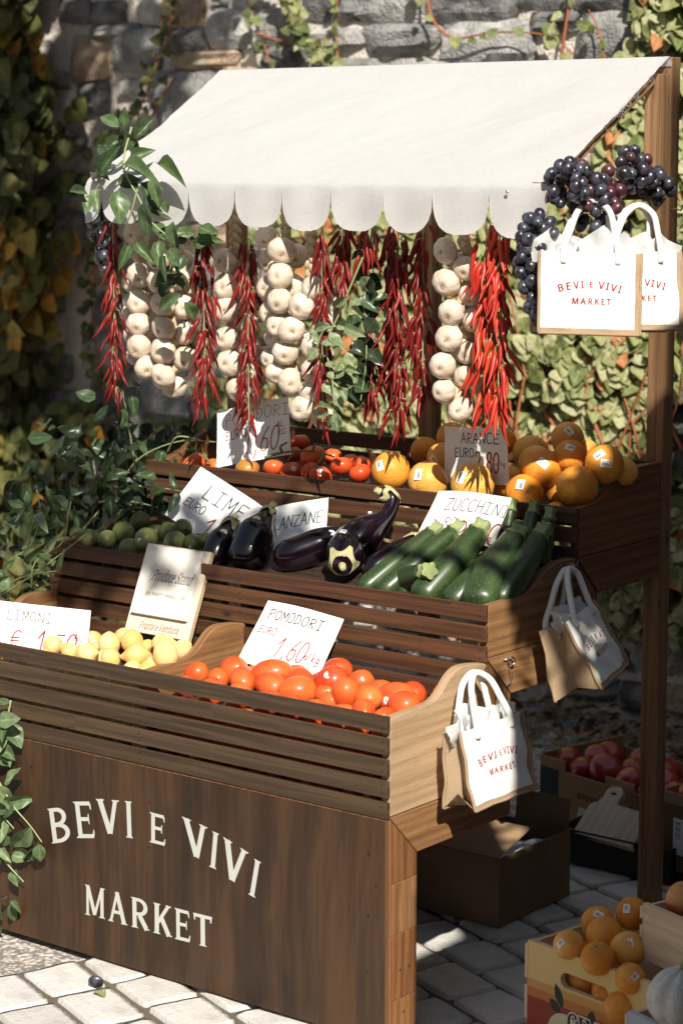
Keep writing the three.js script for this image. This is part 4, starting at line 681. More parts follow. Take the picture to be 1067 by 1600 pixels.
[['tomato at the left end of the top tier beside the dark vine', [-1.056, .903, -.66, .0282], {}], ['tomato under the left foot of the top POMODORI card with a white sticker', [-.985, .901, -.655, .0252], { st: [.55, .3] }], ['half ripe greenish tomato in front of the top POMODORI card', [-.889, .907, -.65, .0276], { green: 1 }], ['tomato right of the half ripe one', [-.818, .915, -.655, .0231], {}], ['tomato with an oval sticker near the middle of the top tier', [-.765, .911, -.65, .025], { st: [.3, .3] }], ['big sunlit tomato under the green truss stem', [-.743, .94, -.7, .0288], { m: 0 }],
  ['dark tomato at the back right of the top POMODORI card', [-.879, .948, -.82, .0228], { m: 1 }], ['dark tomato behind the sunlit one', [-.85, .929, -.76, .0214], { m: 1 }], ['small tomato low under the truss stem', [-.72, .915, -.66, .0218], {}], ['tomato on the front slat with a round sticker on top', [-.678, .908, -.645, .0258], { st: [0, .7], m: 1 }], ['upright tomato left of the first orange', [-.64, .932, -.67, .0247], { m: 1 }], ['shaded tomato nearest the first orange', [-.574, .924, -.65, .0239], { m: 1 }], ['tomato behind the truss stem at the back', [-.729, .936, -.75, .0211], {}], ['shaded tomato behind the one nearest the orange', [-.617, .933, -.71, .0207], { m: 1 }], ['tomato tucked behind the upright one', [-.687, .929, -.76, .0189], {}]]
  .forEach(([l, p, o]) => { const q = tomato(l, p, { group: TT, round: true, ax: V(rr(-.5, .5), 1, rr(-.2, .6)), ...o }); if (o.green) q.material = phys({ map: tomTex([.36, .2, .03], [.5, .17, .03], 140), roughness: .35, clearcoat: .4 }); });
{ const g = [], green = std({ color: lin(.13, .17, .06), roughness: .7 });
  const v = thing('truss_stem', 'green truss stem lying over the tomatoes on the top tier', 'stem', [0, 0, 0]);
  for (const pts of [[[-.83, .937, -.64], [-.79, .95, -.65], [-.72, .957, -.67], [-.66, .95, -.67]], [[-.79, .95, -.65], [-.785, .965, -.64], [-.77, .975, -.645]], [[-.72, .957, -.67], [-.71, .975, -.665]], [[-.69, .953, -.67], [-.68, .94, -.645], [-.685, .93, -.635]], [[-.76, .955, -.66], [-.765, .935, -.64]]]) g.push(sweep(pts.map((p) => V(...p)), (t) => .0036 - .0016 * t, 6, 8));
  mesh('stem', mergeGeometries(g), green, v);
  const w = thing('truss_stem', 'green truss stem on the leftmost top tier tomatoes', 'stem', [0, 0, 0]); const h = [];
  for (const pts of [[[-1.06, .935, -.64], [-1.03, .938, -.635], [-.99, .928, -.63]], [[-1.04, .938, -.638], [-1.045, .955, -.63]], [[-1.02, .935, -.635], [-1.0, .95, -.625]], [[-1.0, .932, -.63], [-.985, .925, -.62], [-.975, .915, -.625]]]) h.push(sweep(pts.map((p) => V(...p)), (t) => .0036 - .0016 * t, 6, 8));
  mesh('stem', mergeGeometries(h), green, w); }
// limes and lemons
const limeG = ball((s, b, a) => { const n = 1 + .02 * (noise(Math.cos(a) * 2 + 4, Math.sin(a) * 2 + b, 3) - .5); return [n, 1.06 + .14 * Math.exp(-Math.pow(Math.PI - b, 2) * 14) + .05 * Math.exp(-b * b * 20)]; });
const lemonG = [0, 1].map((k) => ball((s, b, a) => { const n = 1 + .05 * (fbm(Math.cos(a) * 1.6 + 4 + k * 5, Math.sin(a) * 1.6 + b, 3) - .5) * 2; return [n, 1.14 + .46 * Math.exp(-Math.pow(Math.PI - b, 2) * (12 - k * 3)) + .13 * Math.exp(-b * b * 16)]; }));
const LIME = [[[.06, .085, .018], [.11, .135, .035]], [[.12, .145, .042], [.24, .25, .09]]].map(([a, b], i) => std({ map: orangeTex(a, b, i + 150), bumpMap: dimple, bumpScale: .0004, roughness: .4 }));
const LEM = [[[.88, .58, .22], [.92, .68, .34]], [[.85, .51, .15], [.9, .61, .26]]].map(([a, b], i) => std({ map: orangeTex(a, b, i + 160), bumpMap: dimple, bumpScale: .0007, roughness: .45 }));
function citrus(name, geo, mats, label, [x, y, z, r], opt = {}) {
  const o = mesh(name, pick(geo), mats[opt.m ?? Math.floor(rnd() * mats.length)]); o.position.set(x, y, z); o.scale.setScalar(r * (name === 'lemon' ? 1.1 : 1));
  o.quaternion.setFromUnitVectors(V(0, 1, 0), (opt.ax ?? V(rr(-1, 1), rr(-.6, .6), rr(-.8, .8))).normalize()); o.rotateY(rr(0, 6));
  if (opt.st) sticker(o, toCam(x, y, z, opt.st[0], opt.st[1]), false, rr(-.6, .6));
  return tag(o, label, name, opt.group);
}
const LG = 'limes on the middle tier';
[['pale lime at the left end of the middle tier', [-1.069, .772, -.34, .0207], { m: 1 }], ['lime second from the left end behind the slat', [-1.025, .774, -.345, .0206], { m: 1 }], ['big lime with a barcode label standing above its neighbours', [-1.01, .786, -.38, .0249], { m: 0, st: [.25, -.1] }], ['lime sunk behind the slat below the one with the barcode', [-.948, .763, -.335, .0245], { m: 1 }], ['pale lime with a label just left of the sign board', [-.908, .787, -.345, .0254], { m: 1, st: [-.6, -.1] }], ['dark lime at the back under the vine leaves', [-1.027, .8, -.45, .022], { m: 0, st: [.4, .3] }], ['lime at the lower left corner of the LIME card', [-.886, .797, -.39, .0235], { m: 0 }], ['lime lying above the sign board top edge', [-.832, .789, -.35, .0232], { m: 1 }], ['lime resting against the foot of the LIME card', [-.874, .804, -.42, .0215], { m: 0 }], ['lime next to the leftmost aubergine', [-.79, .79, -.36, .0191], { m: 0, st: [-.2, -.6] }], ['lime peeping between the barcode lime and the card', [-.943, .79, -.41, .0175], { m: 0 }], ['lime half behind the leftmost aubergine', [-.774, .795, -.38, .0171], { m: 1 }]]
  .forEach(([l, p, o]) => citrus('lime', [limeG], LIME, l, p, { group: LG, ...o }));
for (let i = 0; i < 14; i++) citrus('lime', [limeG], LIME, 'lime low behind the slats of the middle tier', [-1.11 + (i % 7) * .055 + rr(-.008, .008), .745 + (i > 6 ? .012 : -.03) + rr(-.005, .005), i > 6 ? -.42 : -.34, .024], { group: LG });
const EG = 'lemons in the front box';
[['lemon with a white label in front of the LIMONI card', [-.914, .606, -.07, .0175], { st: [.35, .1], ax: V(.8, .6, 0) }], ['small lemon below the right corner of the LIMONI card', [-.855, .603, -.06, .0155], { st: [-.3, .5] }], ['lemon low at the slat left of the tall lemon', [-.806, .604, -.06, .02], {}], ['lemon behind the right edge of the LIMONI card', [-.902, .6, -.17, .0175], { st: [.3, -.2] }], ['tall upright lemon standing clear of the others', [-.823, .607, -.14, .0205], { ax: V(.1, 1, .1) }], ['lemon with a label on top right of the tall one', [-.777, .615, -.16, .0205], { st: [.0, .75], ax: V(.2, 1, .2) }], ['lemon at the back left of the sign board foot', [-.842, .612, -.2, .015], { st: [.3, .4] }], ['wide lemon at the slat under the sign board', [-.698, .61, -.09, .0205], { ax: V(.8, .1, -.5) }], ['small lemon with its stem end toward the viewer', [-.753, .605, -.18, .0133], { ax: V(-.6, 0, -.8) }], ['large lemon with its nub pointing up', [-.62, .623, -.09, .0225], { ax: V(.35, -1, .1) }], ['lemon behind the large one under the sign board corner', [-.702, .621, -.17, .0178], {}], ['lemon right of the sign board foot', [-.65, .615, -.17, .0177], { ax: V(.7, .6, -.3) }], ['lemon lying against the divider', [-.636, .618, -.15, .0175], { ax: V(.9, .3, -.2) }], ['lemon low in front of the tall lemon', [-.75, .601, -.07, .0176], {}], ['last lemon by the divider at the back', [-.63, .607, -.2, .0148], {}]]
  .forEach(([l, p, o]) => citrus('lemon', lemonG, LEM, l, p, { group: EG, ...o }));
for (const p of [[-1.031, .578, -.14, .0177], [-1.062, .573, -.12, .0185], [-1.11, .567, -.14, .0188], [-.99, .575, -.1, .019], [-.92, .578, -.06, .019], [-.86, .577, -.055, .019], [-.68, .585, -.06, .019], [-.64, .59, -.06, .019], [-.72, .59, -.13, .02], [-.8, .585, -.11, .02], [-.87, .58, -.15, .02], [-.76, .59, -.21, .02], [-.69, .59, -.22, .02]]) citrus('lemon', lemonG, LEM, 'lemon low in the front box behind the slats', p, { group: EG });
for (let k = 0; k < 4; k++) for (let i = 0; i < 11; i++) citrus('lemon', lemonG, LEM, 'lemon showing through the gaps between the front slats', [-1.1 + i * .046 + rr(-.006, .006), .455 + k * .037 + rr(-.004, .004), -.034 - rr(0, .01), .0195], { group: EG, ax: V(1, rr(-.3, .3), rr(-.3, .3)) });
// aubergines
const EGGM = phys({ map: texture(64, 128, (x, y) => mix([.0045, .002, .004], [.009, .003, .007], fbm(x * 4, y * 5, 170))), roughness: .22, clearcoat: .8, clearcoatRoughness: .05, specularIntensity: .5 });
const EGGC = std({ map: texture(64, 64, (x, y) => mix([.3, .29, .13], [.52, .46, .26], fbm(x * 6, y * 6, 175))), roughness: .75 });
function aubergine(label, pts, prof, opt = {}) {      // pts from the stalk end to the blossom end
  const P = pts.map((p) => V(...p)), o = thing('aubergine', label, 'aubergine', [0, 0, 0], 'aubergines on the middle tier');
  const R = (t) => prof(t) * Math.sqrt(Math.max(0, 1 - Math.pow(Math.max(0, (t - .72) / .28), 2.4)));
  const body = mesh('body', sweep(P, (t, a) => R(t) * (1 + .02 * Math.cos(a * 2 + 1)) + .0001, 22, 26), EGGM, o);
  const c = new THREE.CatmullRomCurve3(P), fr = c.computeFrenetFrames(40);
  const cap = sheet((s, t) => { const a = s * Math.PI * 2, reach = (.07 + .15 * Math.pow(.5 + .5 * Math.cos(a * 5 + .6), 2)) * (opt.cap ?? 1), k = t * reach, j = Math.min(40, Math.round(k * 40)), q = c.getPointAt(Math.min(1, k)), r = (R(k) + .0016 + .003 * t * (opt.curl ?? .5)) * (t < .01 ? .25 : 1); const v = q.addScaledVector(fr.normals[j], Math.cos(a) * r).addScaledVector(fr.binormals[j], Math.sin(a) * r); return [v.x, v.y, v.z, s * 2, t]; }, 30, 6);
  mesh('calyx', cap, EGGC, o);
  const d = P[0].clone().sub(P[1]).normalize(); mesh('stalk', sweep([P[0].clone().addScaledVector(d, -.004), P[0].clone().addScaledVector(d, .007), P[0].clone().addScaledVector(d, .013).add(V(.003, .001, 0))], (t) => .0085 * (1 - .25 * t), 8, 5), EGGC, o);
  for (const [x, y, z, nx, ny, nz, w, h, round] of opt.tags || []) { const s = mesh('sticker', sheet((u, t) => { let a = u * 2 - 1, b = t * 2 - 1; if (round) { const a2 = a * Math.sqrt(1 - b * b / 2), b2 = b * Math.sqrt(1 - a * a / 2); a = a2; b = b2; } return [a * w, b * h, -(a * a * w * w) / .07, u, t]; }, 6, 6), round ? stickRound : stickRect, o, [x, y, z]); s.quaternion.setFromUnitVectors(V(0, 0, 1), V(nx, ny, nz).normalize()); }
  return o;
}
const eprof = (neck, belly, pos = .62) => (t) => neck + (belly - neck) * sm(0, pos, t);
const cd = V(.55, .28, .8).normalize();
const onBody = (p, r, n = [.55, .28, .8]) => { const v = V(...n).normalize(); return [p[0] + v.x * r, p[1] + v.y * r, p[2] + v.z * r, v.x, v.y, v.z]; };
aubergine('leftmost aubergine standing up with a sticker below its pale cap', [[-.735, .836, -.425], [-.735, .812, -.405], [-.735, .78, -.375], [-.735, .735, -.352]], eprof(.016, .031, .5), { cap: 1.1, tags: [[...onBody([-.735, .808, -.4], .029, [.5, .35, .78]), .0085, .0075, true]] });
aubergine('fat aubergine beside the leftmost with a sticker on its shoulder', [[-.648, .868, -.445], [-.652, .835, -.42], [-.652, .79, -.385], [-.648, .742, -.362]], eprof(.013, .0425, .45), { cap: .6, tags: [[...onBody([-.655, .835, -.42], .035, [.35, .5, .78]), .0085, .006, true]] });
aubergine('aubergine lying on its side with two stickers', [[-.452, .838, -.49], [-.48, .822, -.46], [-.53, .795, -.41], [-.575, .775, -.365]], eprof(.016, .0355, .5), { cap: .9, tags: [[...onBody([-.492, .817, -.45], .03, [.5, .6, .6]), .008, .006, true], [...onBody([-.513, .805, -.43], .0325, [.5, .45, .7]), .007, .006, false]] });
aubergine('tall bent aubergine rising above the others with its neck curled over', [[-.408, .916, -.505], [-.39, .905, -.52], [-.385, .875, -.5], [-.402, .835, -.44], [-.425, .79, -.395]], (t) => .015 + .027 * sm(.25, .75, t), { cap: .8, tags: [[...onBody([-.407, .868, -.485], .022, [.1, .3, .9]), .004, .007, false]] });
aubergine('aubergine pointing its pale green star cap at the viewer', [[-.372, .793, -.335], [-.39, .8, -.36], [-.42, .815, -.42], [-.44, .825, -.48]], eprof(.02, .04, .4), { cap: .9, curl: 1.3, tags: [[...onBody([-.4, .83, -.38], .03, [.2, .9, .5]), .007, .005, false]] });
aubergine('dark aubergine behind the first courgette', [[-.295, .84, -.48], [-.305, .82, -.45], [-.33, .79, -.4], [-.345, .765, -.37]], eprof(.013, .026, .5), { cap: 1 });
// courgettes
const zucTex = (s) => texture(128, 256, (x, y) => { const sp = sm(.74, .84, noise(x * 110, y * 120, s)), st = .5 + .5 * Math.sin(x * Math.PI * 2 * 5 + 2 * fbm(x * 6, y * 4, s + 1)), c = mix([.017, .034, .011], [.045, .08, .024], .6 * st + .4 * fbm(x * 8, y * 6, s + 2)); return mix(c, [.11, .15, .06], sp * .55); });
const ZM = [180, 190, 200].map((s) => phys({ map: zucTex(s), roughness: .36, clearcoat: .25, clearcoatRoughness: .3 }));
const ZS = std({ map: texture(64, 64, (x, y) => mix([.16, .21, .07], [.34, .38, .17], fbm(x * 8, y * 3, 210))), roughness: .7 });
function courgette(label, a, b, r, bow = 0, m = 0) {     // a: stalk end, b: blossom end
  const A = V(...a), B = V(...b), mid = A.clone().lerp(B, .5).add(V(bow, Math.abs(bow) * .7, 0)), o = thing('courgette', label, 'courgette', [0, 0, 0], 'courgettes on the middle tier');
  const prof = (t) => r * (.72 + .28 * sm(.0, .6, t)) * Math.sqrt(Math.max(0, 1 - Math.pow(Math.max(0, (t - .86) / .14), 2))) * Math.sqrt(Math.max(0.1, 1 - Math.pow(Math.max(0, (.05 - t) / .05), 2)));
  mesh('body', sweep([A, mid, B], (t, q) => prof(t) * (1 + .022 * Math.cos(q * 5)) + 1e-4, 20, 22), ZM[m], o);
  const d = A.clone().sub(mid).normalize(); mesh('stalk', sweep([A.clone().addScaledVector(d, -.006), A.clone().addScaledVector(d, .008), A.clone().addScaledVector(d, .02)], (t, q) => r * (.7 - .2 * sm(0, .5, t) + .14 * sm(.6, 1, t)) * (1 + .16 * Math.cos(q * 5)), 20, 6), ZS, o);
  return o;
}
courgette('slim courgette at the left end beside the aubergines', [-.273, .848, -.5], [-.332, .742, -.335], .0225, .006, 0);
courgette('courgette second from the left leaning down to the slat', [-.227, .855, -.51], [-.293, .738, -.345], .0235, .008, 1);
courgette('courgette lying across with its cut stalk facing the viewer', [-.182, .8, -.352], [-.33, .745, -.43], .0255, 0, 2);
courgette('large green courgette left of the middle with its stalk up', [-.162, .86, -.5], [-.19, .738, -.335], .033, .01, 1);
courgette('dark shaded courgette between the two largest', [-.076, .85, -.49], [-.13, .735, -.35], .0285, .006, 0);
courgette('biggest courgette in the front middle of the row', [-.064, .858, -.49], [-.05, .738, -.335], .0405, -.008, 0);
courgette('courgette right of the biggest one', [-.025, .865, -.51], [-.0035 - .03, .745, -.37], .0285, .006, 1);
courgette('thin pale courgette nearest the right side panel', [-.03, .868, -.53], [-.022, .765, -.4], .0205, .006, 2);
courgette('upright courgette at the back right corner', [-.037, .894, -.56], [-.035, .8, -.525], .0195, .0, 0);
courgette('small courgette stalk beside the ZUCCHINI card corner', [-.136, .9, -.572], [-.125, .82, -.535], .0175, 0, 1);
courgette('courgette standing behind the grapes', [-.083, .9, -.572], [-.075, .815, -.53], .019, 0, 1);
courgette('dark courgette lying low between the left ones', [-.25, .838, -.53], [-.262, .735, -.37], .026, .004, 0);
courgette('dark courgette low beneath the large green one', [-.13, .82, -.51], [-.15, .735, -.38], .026, .004, 0);
// ---------------------------------------------------------------- grapes
const GR = [[[.012, .013, .022], [.07, .075, .095]], [[.016, .012, .02], [.06, .055, .075]], [[.05, .012, .018], [.1, .04, .05]]].map(([a, b], i) => phys({ map: texture(64, 64, (x, y) => mix(a, b, sm(.35, .75, fbm(x * 4, y * 4, 220 + i)))), roughness: .34, clearcoat: .35, clearcoatRoughness: .25 }));
const grapeG = ball((s, b) => [1, 1.16], 14, 10), grapeStem = std({ color: lin(.16, .09, .035), roughness: .8 });
function grapes(label, path, n, spread, { r = .012, red = 0, group } = {}) {
  const o = thing('grape_bunch', label, 'grapes', [0, 0, 0], group), P = path.map((p) => V(...p)), c = new THREE.CatmullRomCurve3(P), got = [];
  for (let k = 0; k < 6000 && got.length < n; k++) {
    const t = rnd(), q = c.getPointAt(t), w = spread(t), a = rr(0, 6.283), b = Math.acos(rr(-1, 1)), s = w * Math.cbrt(rr(.25, 1));
    q.add(V(Math.sin(b) * Math.cos(a) * s, Math.cos(b) * s, Math.sin(b) * Math.sin(a) * s));
    if (got.every((g) => g.distanceTo(q) > r * 1.5)) got.push(q);
  }
  for (const q of got) { const m = mesh('grape', grapeG, GR[rnd() < red ? 2 : rnd() < .6 ? 0 : 1], o, q.toArray()); const s = r * rr(.86, 1.1); m.scale.setScalar(s); const near = c.getPointAt(.5); m.quaternion.setFromUnitVectors(V(0, 1, 0), V(rr(-.7, .7), rr(-1, -.1), rr(-.7, .7)).normalize()); m.rotateY(rr(0, 6)); }
  mesh('stem', mergeGeometries([sweep(P, () => .002, 5, 14), ...got.filter((_, i) => i % 2 === 0).map((q) => { const u = c.getPointAt(rr(.1, .9)); let best = u, bd = 9; for (let i = 0; i <= 10; i++) { const v = c.getPointAt(i / 10), dd = v.distanceTo(q); if (dd < bd) { bd = dd; best = v; } } return sweep([best, best.clone().lerp(q, .5).add(V(0, .003, 0)), q], () => .0009, 4, 4); })]), grapeStem, o);
  return o;
}
const GB = 'dark grape bunches at the right end of the awning';
grapes('black grape bunch lying over the right awning arm beside the valance', [[.035, 1.545, -.475], [.04, 1.53, -.53], [.045, 1.5, -.57], [.05, 1.465, -.575]], 60, (t) => .036 + .012 * Math.sin(t * 3.1), { red: .12, group: GB });
grapes('black grape bunch hanging from the arm next to the right post', [[.035, 1.575, -.7], [.035, 1.56, -.74], [.035, 1.54, -.79], [.03, 1.535, -.83]], 44, () => .034, { red: .12, group: GB });
grapes('reddish grapes lying on the arm between the two black bunches', [[.04, 1.56, -.625], [.04, 1.53, -.645], [.045, 1.505, -.65]], 8, () => .016, { red: .9, group: GB });
grapes('long black grape bunch hanging below the right end of the valance', [[.01, 1.485, -.45], [-.005, 1.43, -.445], [-.002, 1.37, -.44], [.012, 1.32, -.44], [.018, 1.285, -.44]], 60, (t) => t < .15 ? .012 : .036 * (1 - .75 * Math.max(0, t - .25)), { group: GB });
grapes('dark shaded grape bunch under the left end of the awning', [[-1.185, 1.47, -.52], [-1.185, 1.435, -.515], [-1.178, 1.39, -.515], [-1.168, 1.34, -.515]], 30, (t) => .03 * (1 - .7 * Math.max(0, t - .35)), {});
{ const g = thing('grape_bunch', 'few blue grapes lying behind the courgettes on the middle tier', 'grapes', [0, 0, 0]); for (const [x, y, z] of [[-.103, .872, -.545], [-.093, .856, -.53], [-.118, .862, -.535], [-.11, .85, -.52]]) { const m = mesh('grape', grapeG, GR[0], g, [x, y, z]); m.scale.setScalar(.0125); m.rotation.set(rr(0, 3), 0, rr(0, 3)); } mesh('stem', mergeGeometries([sweep([V(-.13, .872, -.54), V(-.11, .868, -.525), V(-.095, .875, -.52)], () => .0016, 5, 6), sweep([V(-.12, .87, -.53), V(-.118, .882, -.522)], () => .0013, 5, 4)]), grapeStem, g); }
{ const m = mesh('grape', grapeG, GR[1]); m.position.set(-.63, .008, .11); m.scale.set(.012, .013, .007); m.rotation.set(0, .6, 1.5); tag(m, 'squashed grape lying on the pavers in front of the lettered panel', 'grape'); }
{ const m = mesh('fallen_leaf', ivyGeo[0], IVY[0]); m.matrix.copy(leafMatrix(V(-.6, .004, .135), V(1, .05, .4), V(.1, 1, .1), .03, .024)); m.matrix.decompose(m.position, m.quaternion, m.scale); tag(m, 'small pale leaf lying on the sunlit pavers', 'leaf'); }
// ---------------------------------------------------------------- garlic braids
const garlicTex = [0, 1, 2].map((k) => texture(256, 64, (x, y) => { const w = x + .012 * (fbm(x * 9, y * 3, 230 + k) - .5), ln = sm(.9, 1, Math.abs(Math.sin(w * Math.PI * 13))) * .55 + sm(.8, .95, noise(w * 120, y * 3, 232 + k)) * .4, f = fbm(x * 5, y * 3, 234 + k); let c = mix([.72, .63, .52], [.58, .47, .36], sm(.35, .75, f)); c = mix(c, [.4, .27, .2], ln * .62 * sm(.02, .2, y)); c = mix(c, [.5, .36, .2], 1 - sm(.02, .07, y)); return c; }));
const GM = garlicTex.map((t) => std({ map: t, roughness: .62 }));
const garlicG = [0, 1, 2].map((k) => ball((s, b, a) => {
  const lobe = 1 + .055 * Math.pow(Math.abs(Math.cos(a * 4.5 + k)), .7) * Math.sin(b) + .03 * Math.sin(a * 2 + k * 2), neck = Math.exp(-b * b * 9);
  const root = Math.exp(-Math.pow(Math.PI - b, 2) * 9);
  return [lobe * (.97 - .28 * neck + .03 * Math.cos(b)), .86 + .62 * neck - .2 * root];
}, 36, 18));
const straw = std({ map: texture(64, 256, (x, y) => mix([.34, .24, .14], [.62, .5, .34], noise(x * 26, y * 9, 240) * .6 + fbm(x * 6, y * 8, 241) * .4)), roughness: .85 });
function braid(o, x, y0, y1, z, r = .009) {
  const g = []; const n = Math.max(2, (y0 - y1) / .02);
  for (let s = 0; s < 3; s++) g.push(sweep(Array.from({ length: 30 }, (_, i) => { const t = i / 29, p = t * n * Math.PI * .7 + s * 2.094; return V(x + Math.sin(p) * r * .75, y0 + (y1 - y0) * t, z + Math.sin(2 * p) * r * .45); }), () => r * .62, 6, 60));
  mesh('braid', mergeGeometries(g), straw, o);
}
function garlic(label, bulbs, braidAt, tails) {
  const o = thing('garlic_braid', label, 'garlic braid', [0, 0, 0], 'garlic braids hanging under the awning');
  const by = bulbs.slice().sort((a, b) => b[1] - a[1]), cx = bulbs.reduce((s, b) => s + b[0], 0) / bulbs.length;
  const back = bulbs.filter((_, i) => i % 3 !== 2).map(([x, y, z, r]) => [x + rr(-.026, .026), y - rr(.012, .03), Math.min(z, -.53) - rr(.035, .05), r * rr(.88, 1)]);
  [...bulbs, ...back].forEach(([x, y, z, r]) => {
    const m = mesh('bulb', garlicG[Math.floor(rnd() * 3)], GM[Math.floor(rnd() * 3)], o, [x, y, z]); m.scale.set(r * rr(1.02, 1.18), r * rr(1, 1.15), r * rr(1.02, 1.18));
    const out = V((x - cx) * 9 + rr(-.35, .35) + .35, rr(-.75, .1), rr(.75, 1.3)).normalize();     // the root end looks outwards
    m.quaternion.setFromUnitVectors(V(0, -1, 0), out); m.rotateY(rr(0, 6));
    if (rnd() < .8) { const c = []; for (let i = 0; i < 7; i++) { const a = rr(0, 6.28); c.push(sweep([V(0, -.66, 0), V(Math.cos(a) * .1, -.72, Math.sin(a) * .1), V(Math.cos(a) * .2, -.68 - rr(0, .12), Math.sin(a) * .2)], () => .018, 3, 3, false)); } mesh('roots', mergeGeometries(c), straw, m); }
  });
  braid(o, braidAt[0], braidAt[1], braidAt[2], braidAt[3], braidAt[4] ?? .0095);
  mesh('stalks', sweep([V(braidAt[0], braidAt[2] + .01, braidAt[3]), ...by.filter((_, i) => i % 3 === 1).map((b) => V(b[0] * .6 + cx * .4, b[1], b[2] - .03)), V(cx, by[by.length - 1][1] + .01, by[by.length - 1][2] - .02)], (t, a) => .012 * (1 + .15 * Math.cos(a * 4)), 10, 40), straw, o);
  if (tails) mesh('straw_strip', mergeGeometries(tails.map(([x, y, z, l]) => sheet((s, t) => [x + (s - .5) * .012 * (1 - t * .5) + .004 * Math.sin(t * 5), y - t * l, z + .004 * Math.sin(s * 3 + t * 4)], 2, 10))), straw, o);
}
const B_ = -.04;
garlic('garlic braid at the far left beside the leftmost chili string', [[-1.111, 1.421, -.53, .0231], [-1.148, 1.387, -.57, .0222], [-1.095, 1.33, -.53, .0249], [-1.098, 1.271, -.53, .0255], [-1.099, 1.223, -.53, .025], [-1.098, 1.172, -.53, .0256], [-1.075, 1.129, -.53, .0244], [-1.157, 1.311, -.57, .0211], [-1.157, 1.24, -.57, .0212], [-1.154, 1.193, -.57, .0212], [-1.149, 1.149, -.57, .0212]], [-1.11, 1.52, 1.43, -.545]);
garlic('garlic braid second from the left under the vine leaves', [[-1.035, 1.368, -.53, .023], [-1.029, 1.39, -.57, .0231], [-1.037, 1.318, -.53, .0235], [-1.025, 1.27, -.53, .0253], [-1.012, 1.322, -.57, .0231], [-1.0, 1.262, -.57, .0232], [-1.024, 1.218, -.53, .0248], [-.995, 1.205, -.57, .0232], [-1.027, 1.168, -.53, .0265], [-.998, 1.15, -.57, .0244], [-1.026, 1.114, -.53, .0249], [-1.09, 1.36, -.575, .02]], [-1.04, 1.52, 1.4, -.55]);
garlic('garlic braid third from the left in front of the top POMODORI card', [[-0.910, 1.364, -0.605, 0.0252], [-0.909, 1.308, -0.605, 0.0258], [-0.908, 1.259, -0.605, 0.0252], [-0.888, 1.337, -0.645, 0.0231], [-0.887, 1.288, -0.645, 0.0231], [-0.885, 1.231, -0.645, 0.0243], [-0.908, 1.195, -0.605, 0.0258], [-0.877, 1.175, -0.645, 0.0231], [-0.900, 1.143, -0.605, 0.0259], [-0.880, 1.115, -0.645, 0.0232], [-0.875, 1.085, -0.605, 0.0247]], [-0.884, 1.52, 1.381, -0.61, 0.011], [[-.745, 1.42, -.56, .22]]);  // tail strip stands in for a sunlit sliver of post
garlic('big double row garlic braid hanging left of centre', [[-.726, 1.421, -.53, .0231], [-.678, 1.395, -.52, .0252], [-.755, 1.369, -.57, .0234], [-.683, 1.343, -.52, .0252], [-.758, 1.313, -.57, .0235], [-.684, 1.291, -.52, .0253], [-.752, 1.26, -.57, .0235], [-.7, 1.238, -.53, .0232], [-.645, 1.233, -.51, .0251], [-.74, 1.211, -.57, .0224], [-.67, 1.184, -.52, .0253], [-.751, 1.163, -.57, .0224], [-.7, 1.138, -.53, .0233], [-.656, 1.124, -.52, .0248]], [-.684, 1.52, 1.43, -.54, .009]);
garlic('garlic braid at the centre beside the pale green vine', [[-.605, 1.321, -.53, .0229], [-.626, 1.282, -.52, .0251], [-.595, 1.285, -.57, .0205], [-.605, 1.25, -.57, .0221], [-.606, 1.198, -.53, .023], [-.603, 1.148, -.53, .0247], [-.612, 1.105, -.53, .023], [-.627, 1.07, -.52, .0242], [-.64, 1.205, -.56, .02], [-.64, 1.16, -.56, .021]], [-.612, 1.52, 1.345, -.535, .0105]);
garlic('sunlit garlic braid at the right in front of the middle post', [[-.268, 1.405, -.53, .0238], [-.233, 1.371, -.55, .0231], [-.266, 1.343, -.53, .0242], [-.228, 1.317, -.56, .0214], [-.246, 1.285, -.52, .0246], [-.22, 1.266, -.56, .0205], [-.251, 1.235, -.52, .0246], [-.24, 1.204, -.565, .0215], [-.266, 1.18, -.52, .0247], [-.24, 1.155, -.56, .0215], [-.27, 1.129, -.53, .0236], [-.229, 1.094, -.53, .023]], [-.235, 1.52, 1.415, -.545, .0095], [[-.228, 1.12, -.535, .06]]);
// ---------------------------------------------------------------- chili strings
const chiliCol = [[.17, .01, .008], [.22, .014, .01], [.125, .008, .007], [.46, .035, .015], [.52, .055, .02], [.4, .022, .012]];  // deep dried reds, then brighter sunlit ones: light and shade partly in colour
const CHM = phys({ vertexColors: true, roughness: .42, clearcoat: .12, clearcoatRoughness: .2, specularIntensity: .6 });
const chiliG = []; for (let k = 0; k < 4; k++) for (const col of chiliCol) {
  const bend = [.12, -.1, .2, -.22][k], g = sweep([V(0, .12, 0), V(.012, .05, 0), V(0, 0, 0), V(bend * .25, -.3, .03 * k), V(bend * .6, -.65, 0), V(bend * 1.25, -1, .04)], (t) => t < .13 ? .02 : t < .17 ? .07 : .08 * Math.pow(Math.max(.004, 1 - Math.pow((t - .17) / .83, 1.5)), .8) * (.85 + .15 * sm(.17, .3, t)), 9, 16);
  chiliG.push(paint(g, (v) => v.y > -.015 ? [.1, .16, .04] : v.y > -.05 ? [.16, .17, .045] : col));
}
const twine = std({ color: lin(.42, .33, .2), roughness: .95 }), chiliStem = std({ color: lin(.1, .15, .05), roughness: .8 });
